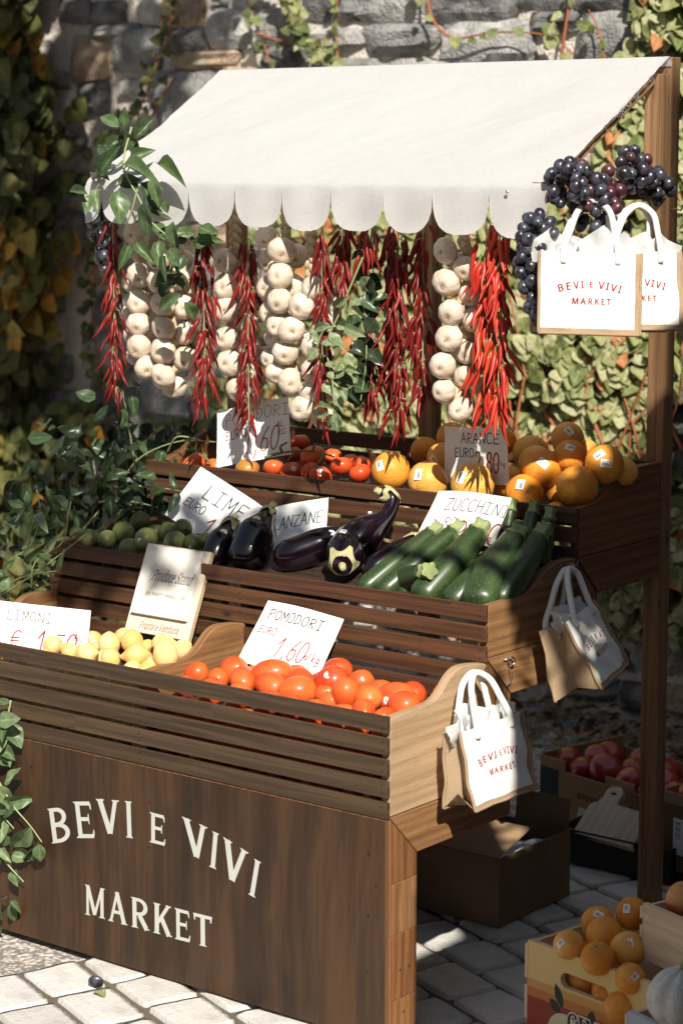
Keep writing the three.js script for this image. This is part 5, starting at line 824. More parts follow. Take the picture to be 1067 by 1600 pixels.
function chilies(label, x, y0, y1, z, n, w, { bright = false, strings = 1, len = .058 } = {}) {
  const o = thing('chili_string', label, 'chili string', [0, 0, 0], 'red chili strings hanging under the awning'), st = [];
  for (let s = 0; s < strings; s++) st.push(sweep([V(x + (s - (strings - 1) / 2) * .025, 1.52, z), V(x + .003 + (s - (strings - 1) / 2) * .025, (y0 + y1) / 2, z + .004), V(x + (s - (strings - 1) / 2) * .012, y1 + .04, z)], () => .0014, 5, 12));
  n = Math.round(n * 1.2);
  for (let i = 0; i < n; i++) {
    const k = (Math.floor(i / 4) + rnd() * .9) / Math.ceil(n / 4), y = y0 + (y1 + len * .85 - y0) * Math.min(1, k), a = rr(0, 6.283), sp = rr(.08, .5), L = len * rr(.8, 1.25), wide = w * rr(.15, 1) * (.75 + .25 * Math.sin(k * 9 + x * 30));
    const ax = V(Math.cos(a) * sp, -1, Math.sin(a) * sp * .8 + .1).normalize();
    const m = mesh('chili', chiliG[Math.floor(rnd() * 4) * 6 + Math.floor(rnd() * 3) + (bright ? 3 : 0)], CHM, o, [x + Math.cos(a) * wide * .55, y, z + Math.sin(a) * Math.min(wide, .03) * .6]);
    m.quaternion.setFromUnitVectors(V(0, -1, 0), ax); m.rotateY(rr(0, 6)); m.scale.set(L * rr(.85, 1.1), L, L);
    if (i % 2) st.push(sweep([V(x, y + .012, z), m.position.clone().add(V(0, .006, 0))], () => .001, 4, 2, false));
  }
  mesh('string', mergeGeometries(st), twine, o);
}
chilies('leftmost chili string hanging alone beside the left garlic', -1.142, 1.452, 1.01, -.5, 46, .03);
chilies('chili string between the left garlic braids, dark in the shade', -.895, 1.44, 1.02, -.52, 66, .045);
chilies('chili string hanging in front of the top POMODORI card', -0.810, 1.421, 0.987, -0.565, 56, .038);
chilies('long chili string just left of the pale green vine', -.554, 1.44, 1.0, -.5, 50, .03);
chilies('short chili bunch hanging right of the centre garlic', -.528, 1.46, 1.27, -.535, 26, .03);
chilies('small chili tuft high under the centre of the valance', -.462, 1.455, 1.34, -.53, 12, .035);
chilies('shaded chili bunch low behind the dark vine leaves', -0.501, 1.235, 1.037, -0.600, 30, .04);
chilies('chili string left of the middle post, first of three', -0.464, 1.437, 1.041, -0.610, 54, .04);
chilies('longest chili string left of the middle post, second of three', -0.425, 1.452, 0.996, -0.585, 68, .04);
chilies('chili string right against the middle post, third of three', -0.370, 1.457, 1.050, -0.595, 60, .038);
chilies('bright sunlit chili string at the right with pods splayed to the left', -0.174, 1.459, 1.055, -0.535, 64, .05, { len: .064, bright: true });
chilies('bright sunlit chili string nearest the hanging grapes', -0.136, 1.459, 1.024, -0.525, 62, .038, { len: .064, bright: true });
// ---------------------------------------------------------------- tote bags
const LIN = texture(256, 256, (x, y, i, j) => { const k = .94 + .05 * (noise(x * 128, y * 16, 3) - .5) * 2 + .05 * (noise(x * 16, y * 128, 4) - .5) * 2; return [.83 * k, .82 * k, .8 * k]; }, { repeat: [6, 6] });
const white = std({ map: LIN, roughness: .95 }), rope = std({ color: lin(.8, .785, .75), roughness: .9, bumpMap: woodBump, bumpScale: .0003 });
const juteTex = texture(128, 128, (x, y, i, j) => { const a = (i % 4 < 2) !== (j % 4 < 2), k = (a ? 1 : .74) * (.85 + .3 * noise(x * 64, y * 64, 7)); return [.43 * k, .3 * k, .185 * k]; }, { repeat: [14, 14] });
const jute = std({ map: juteTex, roughness: .95, bumpMap: juteTex, bumpScale: .0008 });
const tissue = phys({ color: lin(.82, .82, .82), roughness: .85, transmission: .35, thickness: 0, ior: 1.1 });
const bagPrint = canvasTex(1024, 800, (c, w, h) => {
  c.fillStyle = '#eae8e3'; c.fillRect(0, 0, w, h); for (let i = 0; i < 9000; i++) { c.fillStyle = `rgba(${rnd() < .5 ? '255,255,255' : '150,145,135'},${.1 * rnd()})`; rnd() < .5 ? c.fillRect(rnd() * w, rnd() * h, 22, 2) : c.fillRect(rnd() * w, rnd() * h, 2, 22); }
  c.fillStyle = '#8f1c22'; c.textAlign = 'center';
  const T = 'BEVI E VIVI', wv = [76, 72, 76, 44, 36, 58, 34, 76, 44, 76, 44], n = T.length; let x = 0; const pos = []; for (const k of wv) { pos.push(x + k / 2); x += k; }
  const mid = (pos[0] + pos[n - 1]) / 2;
  for (let i = 0; i < n; i++) { const d = (pos[i] - mid) / 330, small = i === 5; c.save(); c.translate(w / 2 + (pos[i] - mid), h * .44 + 52 * d * d - (small ? 6 : 0)); c.rotate(d * .3); c.font = `${small ? 76 : 98}px sans-serif`; c.lineWidth = 6; c.strokeStyle = '#8f1c22'; c.fillText(T[i], 0, 0); c.strokeText(T[i], 0, 0); c.restore(); }
  const M = 'MARKET', mw = [84, 68, 68, 66, 62, 60]; let mx = w / 2 - 190; c.font = '80px sans-serif'; c.lineWidth = 6; c.strokeStyle = '#8f1c22'; for (let i = 0; i < 6; i++) { c.fillText(M[i], mx + mw[i] / 2, h * .64); c.strokeText(M[i], mx + mw[i] / 2, h * .64); mx += mw[i]; }
});
const printMat = std({ map: bagPrint, roughness: .95 });
function tote(label, [x, y, z], yaw, lean, roll, w, h, d, hook, opt = {}) {     // origin: middle of the white front; hook in bag space
  const o = thing('tote_bag', label, 'tote bag', [x, y, z], 'white market tote bags hanging on the stand'); o.rotation.order = 'YXZ'; o.rotation.set(lean, yaw, roll);
  const bw = opt.belly ?? .006, top = opt.topDepth ?? d * .55, sd = Math.floor(rnd() * 50);
  const wob = (s, t) => bw * Math.sin(Math.PI * s) * Math.sin(Math.PI * (.15 + .85 * (1 - t))) + .011 * (fbm(s * 3.4 + sd, t * 3.4, 6) - .5) + .004 * Math.sin((s * 1.3 + t) * 11 + sd) * noise(s * 4 + sd, t * 4, 3);
  const dep = (t) => d + (top - d) * t, off = (t) => (d - dep(t)) / 2;
  const F = (s, t, sgn) => [(s - .5) * w, (t - .5) * h, sgn > 0 ? -off(t) + wob(s, t) : -d + off(t) - wob(s, t), s, t];
  mesh('front_panel', sheet((s, t) => F(s, t, 1), 16, 12), printMat, o);
  mesh('back_panel', sheet((s, t) => F(s, t, -1), 12, 10), white, o);
  for (const k of [-1, 1]) mesh('gusset', sheet((s, t) => { const e = k < 0 ? 0 : 1, f = F(e, t, 1), b = F(e, t, -1), fold = 1 - Math.abs(s * 2 - 1), tuck = (opt.tuck ?? .3) * dep(t) * fold * (1 - .75 * t * 0); return [f[0] - k * tuck, f[1] + (t < .001 ? fold * (opt.rise ?? .0) : 0), b[2] + (f[2] - b[2]) * s, s * d, t * h]; }, 8, 10), jute, o);
  mesh('base', sheet((s, t) => { const f = F(s, 0, 1), b = F(s, 0, -1); const e = Math.min(s, 1 - s), tk = (opt.rise ?? 0) * Math.max(0, 1 - e / .16) * (1 - Math.abs(t * 2 - 1)); return [f[0], -h / 2 + tk - .0005, b[2] + (f[2] - b[2]) * t, s * w, t * d]; }, 14, 6), jute, o);
  const strip = (pts) => sweep(pts.map((p) => V(...p)), () => .0032, 6, 20);
  const line = (s0, t0, s1, t1, sgn) => Array.from({ length: 7 }, (_, i) => { const q = F(s0 + (s1 - s0) * i / 6, t0 + (t1 - t0) * i / 6, sgn); q[2] += sgn * .0005; return q.slice(0, 3); });
  const band = (fn) => sheet(fn, 14, 2);
  mesh('edging', mergeGeometries([band((s, t) => { const q = F(s, t * .065, 1); q[2] += .0012; return [q[0], q[1], q[2], s * w, t * .01]; }), sheet((s, t) => { const q = F(1 - s * .055, t, 1); q[2] += .0013; return [q[0], q[1], q[2], s * .01, t * h]; }, 2, 12), strip(line(0, 0, 0, 1, 1)), strip(line(1, 0, 1, 1, 1)), strip(line(0, 0, 1, 0, 1)), strip(line(0, 0, 0, 1, -1)), strip(line(1, 0, 1, 1, -1)), strip(line(0, 0, 1, 0, -1))]), jute, o);
  for (const sgn of [1, -1]) { const zz = sgn > 0 ? -off(1) + .002 : -d + off(1) - .002, hz = hook[2] + sgn * .004, hx = hook[0], hy = hook[1];
    const hp = (k, q, bow) => V(k * w * .27 + (hx + k * .012 - k * w * .27) * q + k * bow, h * .5 + (hy - h * .5) * (q < 1 ? q : 1), zz + sgn * .003 + (hz - zz) * q); mesh('handle', sweep([V(-w * .27, h * .36, zz + sgn * .003), V(-w * .27, h * .5, zz + sgn * .003), hp(-1, .4, .006), hp(-1, .82, .008), V(hx, hy, hz), hp(1, .82, .008), hp(1, .4, .006), V(w * .27, h * .5, zz + sgn * .003), V(w * .27, h * .36, zz + sgn * .003)], () => .0062, 9, 50), rope, o); }
  for (let i = 0; i < 4; i++) { const cx = (i - 1.5) * w * .24, zt = -d / 2 + rr(-.015, .015), pk = h * rr(.2, .38) * (opt.tissue ?? 1); mesh('tissue_paper', sheet((s, t) => { const k = (1 - Math.abs(s * 2 - 1)); return [cx + (s - .5) * w * .36 * (1 + .25 * t), h * .3 + (h * .2 + pk * (.35 + .65 * k)) * t, zt + .018 * Math.sin(s * 7 + i * 2) * t + .014 * (fbm(s * 4 + i * 3, t * 3, 9) - .5) * 2]; }, 8, 6), tissue, o); }
  return o;
}
tote('white tote bag hanging on the light side panel of the front tomato box', [.105, .508, -.197], 1.524, -.107, .025, .185, .143, .066, [.023, .155, -.062], { rise: .03, tuck: .36, tissue: .9 });
tote('dappled tote bag swinging on the side panel of the middle tier', [.11, .671, -.525], 1.775, -.361, .09, .172, .139, .094, [.034, .15, -.03], { rise: .012, tuck: .12, tissue: .6 });
tote('sunlit tote bag under the grapes, the nearer of the top two', [.119, 1.341, -.45], .733, -.075, -.035, .188, .15, .09, [.017, .175, -.1], { tuck: .2 });
tote('sunlit tote bag on the right post half hidden by another bag', [.1, 1.336, -.652], .95, -.1, -.03, .19, .15, .09, [.035, .168, -.085], { tuck: .2 });
// ---------------------------------------------------------------- vine garlands
function garland(label, leaves, mats, stems, extra = 0, box = null, face = V(.6, .35, .75), sz = .05) {
  const o = thing('vine_garland', label, 'vine', [0, 0, 0]);
  for (const [x0, y0, z0, x1, y1, z1, w] of leaves) { const a = V(x0, y0, z0), d = V(x1 - x0, y1 - y0, z1 - z0), L = d.length(); leaf(o, pick(smilax), pick(mats), leafMatrix(a, d, face.clone().add(V(rr(-.45, .45), rr(-.35, .45), rr(-.3, .3))), L * 1.12, w * 1.25)); }
  for (let i = 0; i < extra; i++) { const p = V(rr(box[0], box[1]), rr(box[2], box[3]), rr(box[4], box[5])), L = rr(sz * .7, sz * 1.2); leaf(o, pick(smilax), pick(mats), leafMatrix(p, V(rr(-1, 1), rr(-1, .5), rr(-.5, .8)), face.clone().add(V(rr(-.9, .9), rr(-.6, .9), rr(-.5, .5))), L, L * .55)); }
  mesh('stem', mergeGeometries(stems.map((p) => sweep(p.map((q) => V(...q)), (t) => .0022 * (1.15 - .6 * t), 6, 16))), stemGreen, o);
  return o;
}
const LEAF_AWNING = [
  [-1.078,1.650,-.456,-1.126,1.674,-.453,.025], [-1.056,1.647,-.448,-1.046,1.690,-.442,.020], [-1.008,1.625,-.432,-.981,1.668,-.459,.024],
  [-1.035,1.594,-.469,-1.049,1.641,-.449,.023], [-1.109,1.605,-.454,-1.078,1.632,-.470,.023], [-1.090,1.552,-.410,-1.048,1.603,-.412,.031],
  [-1.084,1.591,-.420,-1.102,1.611,-.421,.018], [-1.022,1.585,-.432,-.980,1.601,-.453,.024], [-1.043,1.569,-.432,-.938,1.557,-.410,.027],
  [-.951,1.573,-.439,-.870,1.545,-.424,.024], [-1.081,1.536,-.430,-1.175,1.564,-.456,.023], [-1.143,1.507,-.425,-1.195,1.519,-.419,.019],
  [-1.082,1.538,-.452,-1.033,1.532,-.480,.027], [-.949,1.543,-.418,-.930,1.489,-.420,.022], [-1.053,1.518,-.427,-1.030,1.450,-.404,.039],
  [-1.108,1.520,-.427,-1.098,1.475,-.402,.025], [-1.162,1.506,-.446,-1.153,1.466,-.428,.019], [-.992,1.535,-.443,-.957,1.501,-.417,.018],
  [-.971,1.493,-.417,-.976,1.424,-.441,.032], [-1.000,1.494,-.462,-.949,1.458,-.479,.027], [-.909,1.496,-.412,-.902,1.474,-.416,.016],
  [-.901,1.454,-.432,-.905,1.397,-.444,.026], [-.891,1.442,-.440,-.876,1.422,-.446,.020], [-1.023,1.406,-.449,-.979,1.371,-.444,.025],
  [-1.029,1.402,-.435,-1.038,1.356,-.411,.021], [-.937,1.413,-.429,-.919,1.366,-.403,.024], [-.917,1.381,-.419,-.887,1.339,-.389,.014],
  [-.873,1.346,-.430,-.961,1.312,-.450,.030], [-.857,1.383,-.418,-.853,1.356,-.390,.024], [-.816,1.444,-.416,-.759,1.429,-.412,.024],
  [-.832,1.415,-.427,-.780,1.416,-.445,.022], [-.870,1.303,-.420,-.930,1.271,-.416,.024], [-.892,1.284,-.453,-.883,1.246,-.479,.024],
  [-.900,1.398,-.419,-.847,1.361,-.389,.024], [-.986,1.451,-.465,-.942,1.412,-.447,.025],
];
const LEAF_LEFT = [
  [-1.192,.836,-.275,-1.205,.877,-.296,.019], [-1.216,.835,-.282,-1.245,.846,-.266,.015], [-1.174,.841,-.248,-1.241,.811,-.275,.019],
  [-1.190,.830,-.263,-1.219,.766,-.290,.023], [-1.200,.782,-.257,-1.250,.811,-.267,.021], [-1.148,.826,-.247,-1.081,.810,-.218,.023],
  [-1.148,.824,-.270,-1.083,.856,-.240,.021], [-1.137,.802,-.281,-1.107,.831,-.307,.025], [-1.076,.813,-.264,-1.167,.787,-.292,.012],
  [-1.123,.838,-.288,-1.155,.884,-.294,.014], [-1.062,.845,-.263,-1.119,.872,-.284,.018], [-1.115,.832,-.297,-1.134,.869,-.275,.017],
  [-1.262,.747,-.281,-1.262,.780,-.254,.023], [-1.236,.776,-.246,-1.252,.792,-.254,.013], [-1.249,.769,-.272,-1.244,.786,-.271,.008],
  [-1.130,.745,-.261,-1.073,.795,-.256,.014], [-1.187,.712,-.266,-1.131,.762,-.259,.015], [-1.109,.735,-.244,-1.126,.748,-.243,.016],
  [-1.166,.705,-.274,-1.172,.721,-.261,.015], [-1.130,.708,-.286,-1.117,.754,-.298,.012], [-1.073,.710,-.241,-1.047,.765,-.240,.010],
  [-1.155,.701,-.267,-1.250,.669,-.296,.009], [-1.186,.665,-.275,-1.233,.630,-.270,.013], [-1.208,.656,-.299,-1.203,.632,-.292,.009],
  [-1.249,.623,-.262,-1.304,.627,-.288,.019], [-1.186,.628,-.262,-1.239,.619,-.264,.010], [-1.022,.809,-.259,-1.047,.854,-.268,.010],
  [-1.047,.786,-.258,-.986,.812,-.243,.016], [-1.253,.741,-.299,-1.265,.751,-.325,.013], [-1.178,.759,-.259,-1.167,.751,-.232,.012],
  [-1.190,.758,-.285,-1.169,.760,-.288,.010], [-1.227,.727,-.264,-1.214,.734,-.275,.013], [-1.273,.690,-.278,-1.256,.712,-.289,.013],
  [-1.191,.776,-.278,-1.169,.815,-.272,.015], [-1.287,.748,-.282,-1.338,.757,-.289,.019], [-1.252,.722,-.254,-1.312,.724,-.282,.017],
  [-1.279,.670,-.266,-1.293,.692,-.252,.019], [-1.255,.786,-.281,-1.290,.793,-.298,.011],
];
const LEAF_FRONT = [
  [-.926,.505,.042,-.966,.499,.036,.014], [-.946,.456,.027,-.916,.412,.026,.032], [-.961,.409,.040,-.932,.386,.030,.022],
  [-.944,.397,.031,-.945,.368,.027,.012], [-.947,.333,.043,-.894,.370,.042,.023], [-.919,.295,.044,-.971,.266,.036,.029],
  [-.969,.310,.031,-.971,.278,.035,.012], [-.871,.258,.044,-.931,.201,.043,.034], [-.941,.241,.028,-.981,.218,.019,.015],
  [-.941,.220,.036,-.981,.201,.028,.022], [-.961,.195,.042,-.936,.177,.050,.017], [-.867,.224,.027,-.919,.171,.022,.015],
  [-.848,.225,.042,-.847,.190,.046,.023], [-.945,.095,.042,-.974,.085,.039,.009], [-.951,.080,.026,-.952,.033,.021,.017],
  [-.939,.087,.042,-.916,.071,.037,.012], [-.983,.055,.031,-.981,.035,.029,.009], [-.982,.023,.033,-.983,.003,.031,.009],
  [-.966,.365,.045,-1.007,.337,.037,.028], [-.998,.258,.023,-1.028,.235,.034,.028], [-.983,.169,.044,-.999,.136,.056,.025],
  [-.976,.424,.033,-.995,.439,.044,.025],
];
const LEAF_MID = [
  [-.404,1.353,-.465,-.432,1.324,-.471,.018], [-.461,1.311,-.469,-.503,1.288,-.461,.016], [-.460,1.303,-.471,-.434,1.295,-.471,.020],
  [-.521,1.248,-.480,-.565,1.241,-.484,.018], [-.540,1.249,-.482,-.525,1.240,-.492,.016], [-.553,1.238,-.473,-.551,1.215,-.478,.016],
  [-.511,1.238,-.468,-.486,1.203,-.478,.020], [-.527,1.219,-.465,-.471,1.211,-.461,.018], [-.538,1.203,-.465,-.556,1.182,-.455,.020],
  [-.469,1.249,-.465,-.423,1.236,-.464,.020], [-.503,1.253,-.487,-.470,1.246,-.481,.016], [-.478,1.198,-.483,-.470,1.167,-.488,.018],
  [-.520,1.177,-.471,-.505,1.166,-.470,.014], [-.484,1.176,-.477,-.488,1.161,-.467,.013], [-.518,1.156,-.472,-.507,1.143,-.476,.014],
  [-.482,1.158,-.481,-.498,1.146,-.472,.013], [-.472,1.166,-.476,-.441,1.161,-.469,.013], [-.538,1.130,-.479,-.506,1.106,-.486,.025],
  [-.482,1.122,-.474,-.468,1.106,-.467,.016], [-.501,1.109,-.483,-.484,1.081,-.476,.014], [-.538,1.083,-.465,-.503,1.088,-.458,.013],
  [-.505,1.099,-.467,-.509,1.075,-.479,.016], [-.550,1.068,-.472,-.505,1.072,-.463,.015], [-.509,1.074,-.486,-.508,1.033,-.491,.020],
  [-.513,1.061,-.481,-.522,1.040,-.480,.016], [-.453,1.160,-.477,-.448,1.138,-.477,.011],
];
const LEAF_DARK = [
  [-.509,1.377,-.559,-.478,1.387,-.579,.027], [-.514,1.299,-.588,-.485,1.295,-.603,.037], [-.506,1.277,-.585,-.508,1.248,-.602,.032],
  [-.508,1.269,-.551,-.509,1.234,-.537,.027], [-.513,1.221,-.587,-.495,1.186,-.586,.027], [-.511,1.176,-.577,-.506,1.139,-.585,.027],
  [-.534,1.120,-.576,-.494,1.114,-.570,.028], [-.538,1.111,-.567,-.531,1.083,-.572,.023], [-.486,1.122,-.582,-.515,1.111,-.589,.018],
  [-.506,1.358,-.585,-.470,1.373,-.583,.032], [-.465,1.334,-.561,-.497,1.328,-.566,.032], [-.513,1.340,-.587,-.483,1.322,-.600,.036],
  [-.498,1.314,-.575,-.472,1.279,-.571,.036], [-.520,1.214,-.559,-.501,1.187,-.563,.027], [-.462,1.262,-.558,-.481,1.234,-.553,.032],
  [-.496,1.159,-.573,-.523,1.130,-.578,.027], [-.483,1.197,-.570,-.454,1.171,-.562,.027], [-.520,1.295,-.573,-.491,1.265,-.565,.032],
  [-.530,1.340,-.572,-.503,1.359,-.582,.027],
];
garland('glossy green vine draped over the left corner of the awning', LEAF_AWNING, [SM[0], SM[0], SM[1], SM[2]], [[[-1.043, 1.65, -.46], [-1.05, 1.57, -.44], [-.995, 1.5, -.43], [-.965, 1.454, -.43], [-.92, 1.407, -.45], [-.94, 1.34, -.46]], [[-1.05, 1.58, -.44], [-1.1, 1.54, -.43], [-1.14, 1.5, -.43]], [[-1.0, 1.52, -.43], [-1.02, 1.47, -.43], [-1.06, 1.42, -.44]]], 10, [-1.0, -.88, 1.3, 1.43, -.5, -.46]);
garland('pale green vine with curling stems at the left ends of the lower tiers', LEAF_LEFT, [SMpale[0], SMpale[1], SM[1], SM[0]], [[[-1.3, .633, -.27], [-1.2, .685, -.26], [-1.09, .711, -.265]], [[-1.172, .665, -.26], [-1.157, .719, -.255], [-1.081, .776, -.27], [-1.066, .833, -.27], [-1.066, .862, -.28]], [[-1.3, .622, -.27], [-1.161, .697, -.26], [-1.022, .8, -.29]], [[-1.24, .72, -.27], [-1.17, .76, -.26], [-1.15, .83, -.27], [-1.16, .88, -.27]]], 26, [-1.34, -1.13, .62, .86, -.34, -.22], V(.6, .4, .7), .045);
garland('green vine with heart shaped leaves hanging down the left of the lettered panel', LEAF_FRONT, [SM[1], SM[0], SMpale[1]], [[[-1.05, .42, .03], [-.987, .351, .035], [-.951, .317, .04], [-.923, .288, .04], [-.882, .255, .035], [-.855, .225, .03]], [[-.935, .506, .03], [-.937, .479, .035], [-.942, .456, .03]], [[-.99, .35, .03], [-.96, .27, .04], [-.93, .24, .035]], [[-1.0, .2, .03], [-.95, .16, .035], [-.91, .13, .03]]], 22, [-1.08, -.93, .08, .5, .02, .06], V(.6, .35, .75), .06);
garland('pale green vine strand hanging at the centre between garlic and chilies', LEAF_MID, SMpale, [[[-.43, 1.39, -.475], [-.49, 1.276, -.475], [-.523, 1.209, -.475], [-.507, 1.132, -.475], [-.507, 1.054, -.475]], [[-.5, 1.25, -.475], [-.53, 1.24, -.475], [-.55, 1.2, -.475]]]);
garland('dark shaded vine strand hanging behind the pale green one', LEAF_DARK, [SM[2], SMshaded[0]], [[[-.474, 1.48, -.57], [-.5, 1.296, -.57], [-.495, 1.178, -.57], [-.51, 1.09, -.57]]], 14, [-.53, -.44, 1.1, 1.42, -.6, -.56], V(.5, .3, .8), .05);
garland('dark glossy vine in deep shade left of the top tier', [[-1.255, 1.045, -.55, -1.3, 1.055, -.54, .03], [-1.2, 1.03, -.55, -1.235, 1.0, -.53, .025], [-1.15, 1.08, -.55, -1.11, 1.09, -.53, .02], [-1.14, 1.06, -.55, -1.125, 1.02, -.54, .02], [-1.19, 1.06, -.55, -1.21, 1.09, -.54, .02], [-1.16, 1.03, -.55, -1.17, .99, -.54, .025]], [SM[2], SMshaded[0], SMshaded[0]], [[[-1.4, .72, -.65], [-1.3, .82, -.66], [-1.22, .9, -.65], [-1.1, .95, -.66], [-1.0, .955, -.67]], [[-1.2, .88, -.62], [-1.18, .98, -.58], [-1.17, 1.07, -.55]], [[-1.1, .93, -.62], [-1.05, .97, -.6], [-1.0, .965, -.62]], [[-1.3, .8, -.6], [-1.15, .82, -.55], [-1.0, .83, -.48]]], 210, [-1.5, -1.1, .68, .98, -.85, -.5], V(.55, .4, .7), .055);
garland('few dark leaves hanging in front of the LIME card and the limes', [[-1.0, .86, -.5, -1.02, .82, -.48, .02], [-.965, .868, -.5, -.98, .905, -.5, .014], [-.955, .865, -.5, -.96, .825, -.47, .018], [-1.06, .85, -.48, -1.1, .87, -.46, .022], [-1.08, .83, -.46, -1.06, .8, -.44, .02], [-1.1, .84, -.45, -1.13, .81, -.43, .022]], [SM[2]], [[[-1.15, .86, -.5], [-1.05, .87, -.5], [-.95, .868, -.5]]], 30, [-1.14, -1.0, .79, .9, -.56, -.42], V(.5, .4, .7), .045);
// ---------------------------------------------------------------- cartons and crates
const cardTex = (k) => texture(256, 256, (x, y) => { const f = fbm(x * 6, y * 6, 250) * .3 + .85 + .08 * noise(x * 3, y * 200, 251); return [.3 * f * k, .195 * f * k, .11 * f * k]; }, { repeat: [2, 2] });
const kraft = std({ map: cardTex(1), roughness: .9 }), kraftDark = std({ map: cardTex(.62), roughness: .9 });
function panelBox(o, name, x0, x1, y0, y1, z0, z1, mat) { return mesh(name, boxUV(new THREE.BoxGeometry(x1 - x0, y1 - y0, z1 - z0), 'y'), mat, o, [(x0 + x1) / 2, (y0 + y1) / 2, (z0 + z1) / 2]); }
{
  const o = thing('cardboard_box', 'open brown cardboard box with raised flaps on the pavers under the stand', 'box', [-.2, 0, -.64]), t = .004, w = .36, d = .27, h = .15;
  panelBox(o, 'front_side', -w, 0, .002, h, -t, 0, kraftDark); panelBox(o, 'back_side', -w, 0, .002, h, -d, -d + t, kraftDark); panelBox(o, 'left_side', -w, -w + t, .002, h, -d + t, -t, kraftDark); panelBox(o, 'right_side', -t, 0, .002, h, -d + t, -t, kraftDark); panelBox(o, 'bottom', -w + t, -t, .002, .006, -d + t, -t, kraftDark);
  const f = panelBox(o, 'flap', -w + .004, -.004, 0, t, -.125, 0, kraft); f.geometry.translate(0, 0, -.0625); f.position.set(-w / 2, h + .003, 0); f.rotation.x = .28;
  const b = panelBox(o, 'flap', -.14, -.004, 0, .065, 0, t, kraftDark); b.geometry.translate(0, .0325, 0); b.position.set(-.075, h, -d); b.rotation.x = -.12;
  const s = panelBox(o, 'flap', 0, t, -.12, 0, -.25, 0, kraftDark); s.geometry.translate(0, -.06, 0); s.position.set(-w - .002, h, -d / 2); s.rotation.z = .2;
  const p = mesh('paper', sheet((u, v) => [-.18 + u * .17, .1 + .05 * fbm(u * 5, v * 5, 3), -.03 - v * .2], 12, 12), std({ color: lin(.5, .5, .55), roughness: .9 }), o);
}
const plastic = std({ color: lin(.012, .012, .013), roughness: .45 });
{
  const o = thing('plastic_crate', 'black plastic crate holding cutting boards on the ground behind the stand', 'crate', [-.36, 0, -1.1]), w = .3, d = .26, h = .082, t = .006;
  panelBox(o, 'front_side', 0, w, .002, h, -t, 0, plastic); panelBox(o, 'back_side', 0, w, .002, h, -d, -d + t, plastic); panelBox(o, 'left_side', 0, t, .002, h, -d + t, -t, plastic); panelBox(o, 'right_side', w - t, w, .002, h, -d + t, -t, plastic); panelBox(o, 'bottom', t, w - t, .002, .008, -d + t, -t, plastic);
  panelBox(o, 'rim', -.004, w + .004, h - .012, h + .001, .0005, .006, plastic);
  const board = (name, label, x, y, z, rx, rz, w_, h_, mat) => {
    const s = new THREE.Shape(); s.moveTo(-w_ / 2, 0); s.lineTo(w_ / 2, 0); s.lineTo(w_ / 2, h_ * .85); s.quadraticCurveTo(w_ / 2, h_, w_ / 2 - .02, h_); s.lineTo(-w_ * .06, h_ * 1.02); s.quadraticCurveTo(-w_ * .12, h_ * 1.03, -w_ * .12, h_ * 1.12); s.absarc(-w_ * .24, h_ * 1.3, .021, -.4, Math.PI + .4, false); s.quadraticCurveTo(-w_ * .38, h_ * 1.02, -w_ / 2 + .01, h_ * .95); s.quadraticCurveTo(-w_ / 2, h_ * .9, -w_ / 2, h_ * .8); s.closePath();
    const hole = new THREE.Path(); hole.absellipse(-w_ * .24, h_ * 1.32, .009, .006, 0, 6.2832, true); s.holes.push(hole);
    const m = mesh(name, boxUV(new THREE.ExtrudeGeometry(s, { depth: .012, bevelEnabled: true, bevelSize: .002, bevelThickness: .002, bevelSegments: 2, curveSegments: 10 }), 'y'), mat); m.position.set(x, y, z); m.rotation.set(rx, 0, rz); return tag(m, label, 'cutting board');
  };
  const pale = woodMat([.62, .52, .42], [.46, .36, .27], 13, .1, .7);
  board('cutting_board', 'pale wooden paddle board with a holed handle lying in the black crate', -.232, .066, -1.1, -.88, -.06, .155, .092, pale);
  board('cutting_board', 'second pale board lying behind the paddle board in the black crate', -.3, .03, -1.2, -1.0, .35, .13, .12, pale);
}
const darkTom = [0, 1].map((i) => phys({ map: tomTex([[.36, .03, .01], [.3, .022, .009]][i], [[.44, .05, .016], [.38, .036, .014]][i], 260 + i), roughness: .35, clearcoat: .5, clearcoatRoughness: .15 }));
function tomatoCarton(label, x, z, yaw, w, d, h, print, toms, tl, grp) {
  const o = thing('tomato_carton', label, 'carton', [x, 0, z]); o.rotation.y = yaw; const t = .005, y0 = .03;
  panelBox(o, 'left_side', 0, t, y0, h + .03, -d + t, -t, kraft); panelBox(o, 'right_side', w - t, w, y0, h + .03, -d + t, -t, kraft); panelBox(o, 'back_side', 0, w, y0, h, -d, -d + t, kraft); panelBox(o, 'bottom', t, w - t, y0, y0 + .006, -d + t, -t, kraft);
  const f = mesh('front_side', new THREE.BoxGeometry(w, h - y0, t), [kraft, kraft, kraft, kraft, std({ map: print, roughness: .9 }), kraft], o, [w / 2, (h + y0) / 2, -t / 2]);
  panelBox(o, 'rim', 0, w * .2, h, h + .025, -t, 0, kraft); panelBox(o, 'rim', w * .52, w * .74, h, h + .02, -t, 0, kraft);
  const pal = panelBox(o, 'pallet_board', -.02, w + .02, .002, y0 - .001, -d, -.01, W.dark);
  o.updateMatrixWorld();
  toms.forEach(([lx, ly, lz, r], i) => { const p = o.localToWorld(V(lx, ly, lz)), q = tomato(tl, [p.x, p.y, p.z, r], { round: true, group: grp, ax: V(rr(-.6, .6), .8, rr(-.2, .8)), m: 1 }); q.material = pick(darkTom); });
  return o;
}
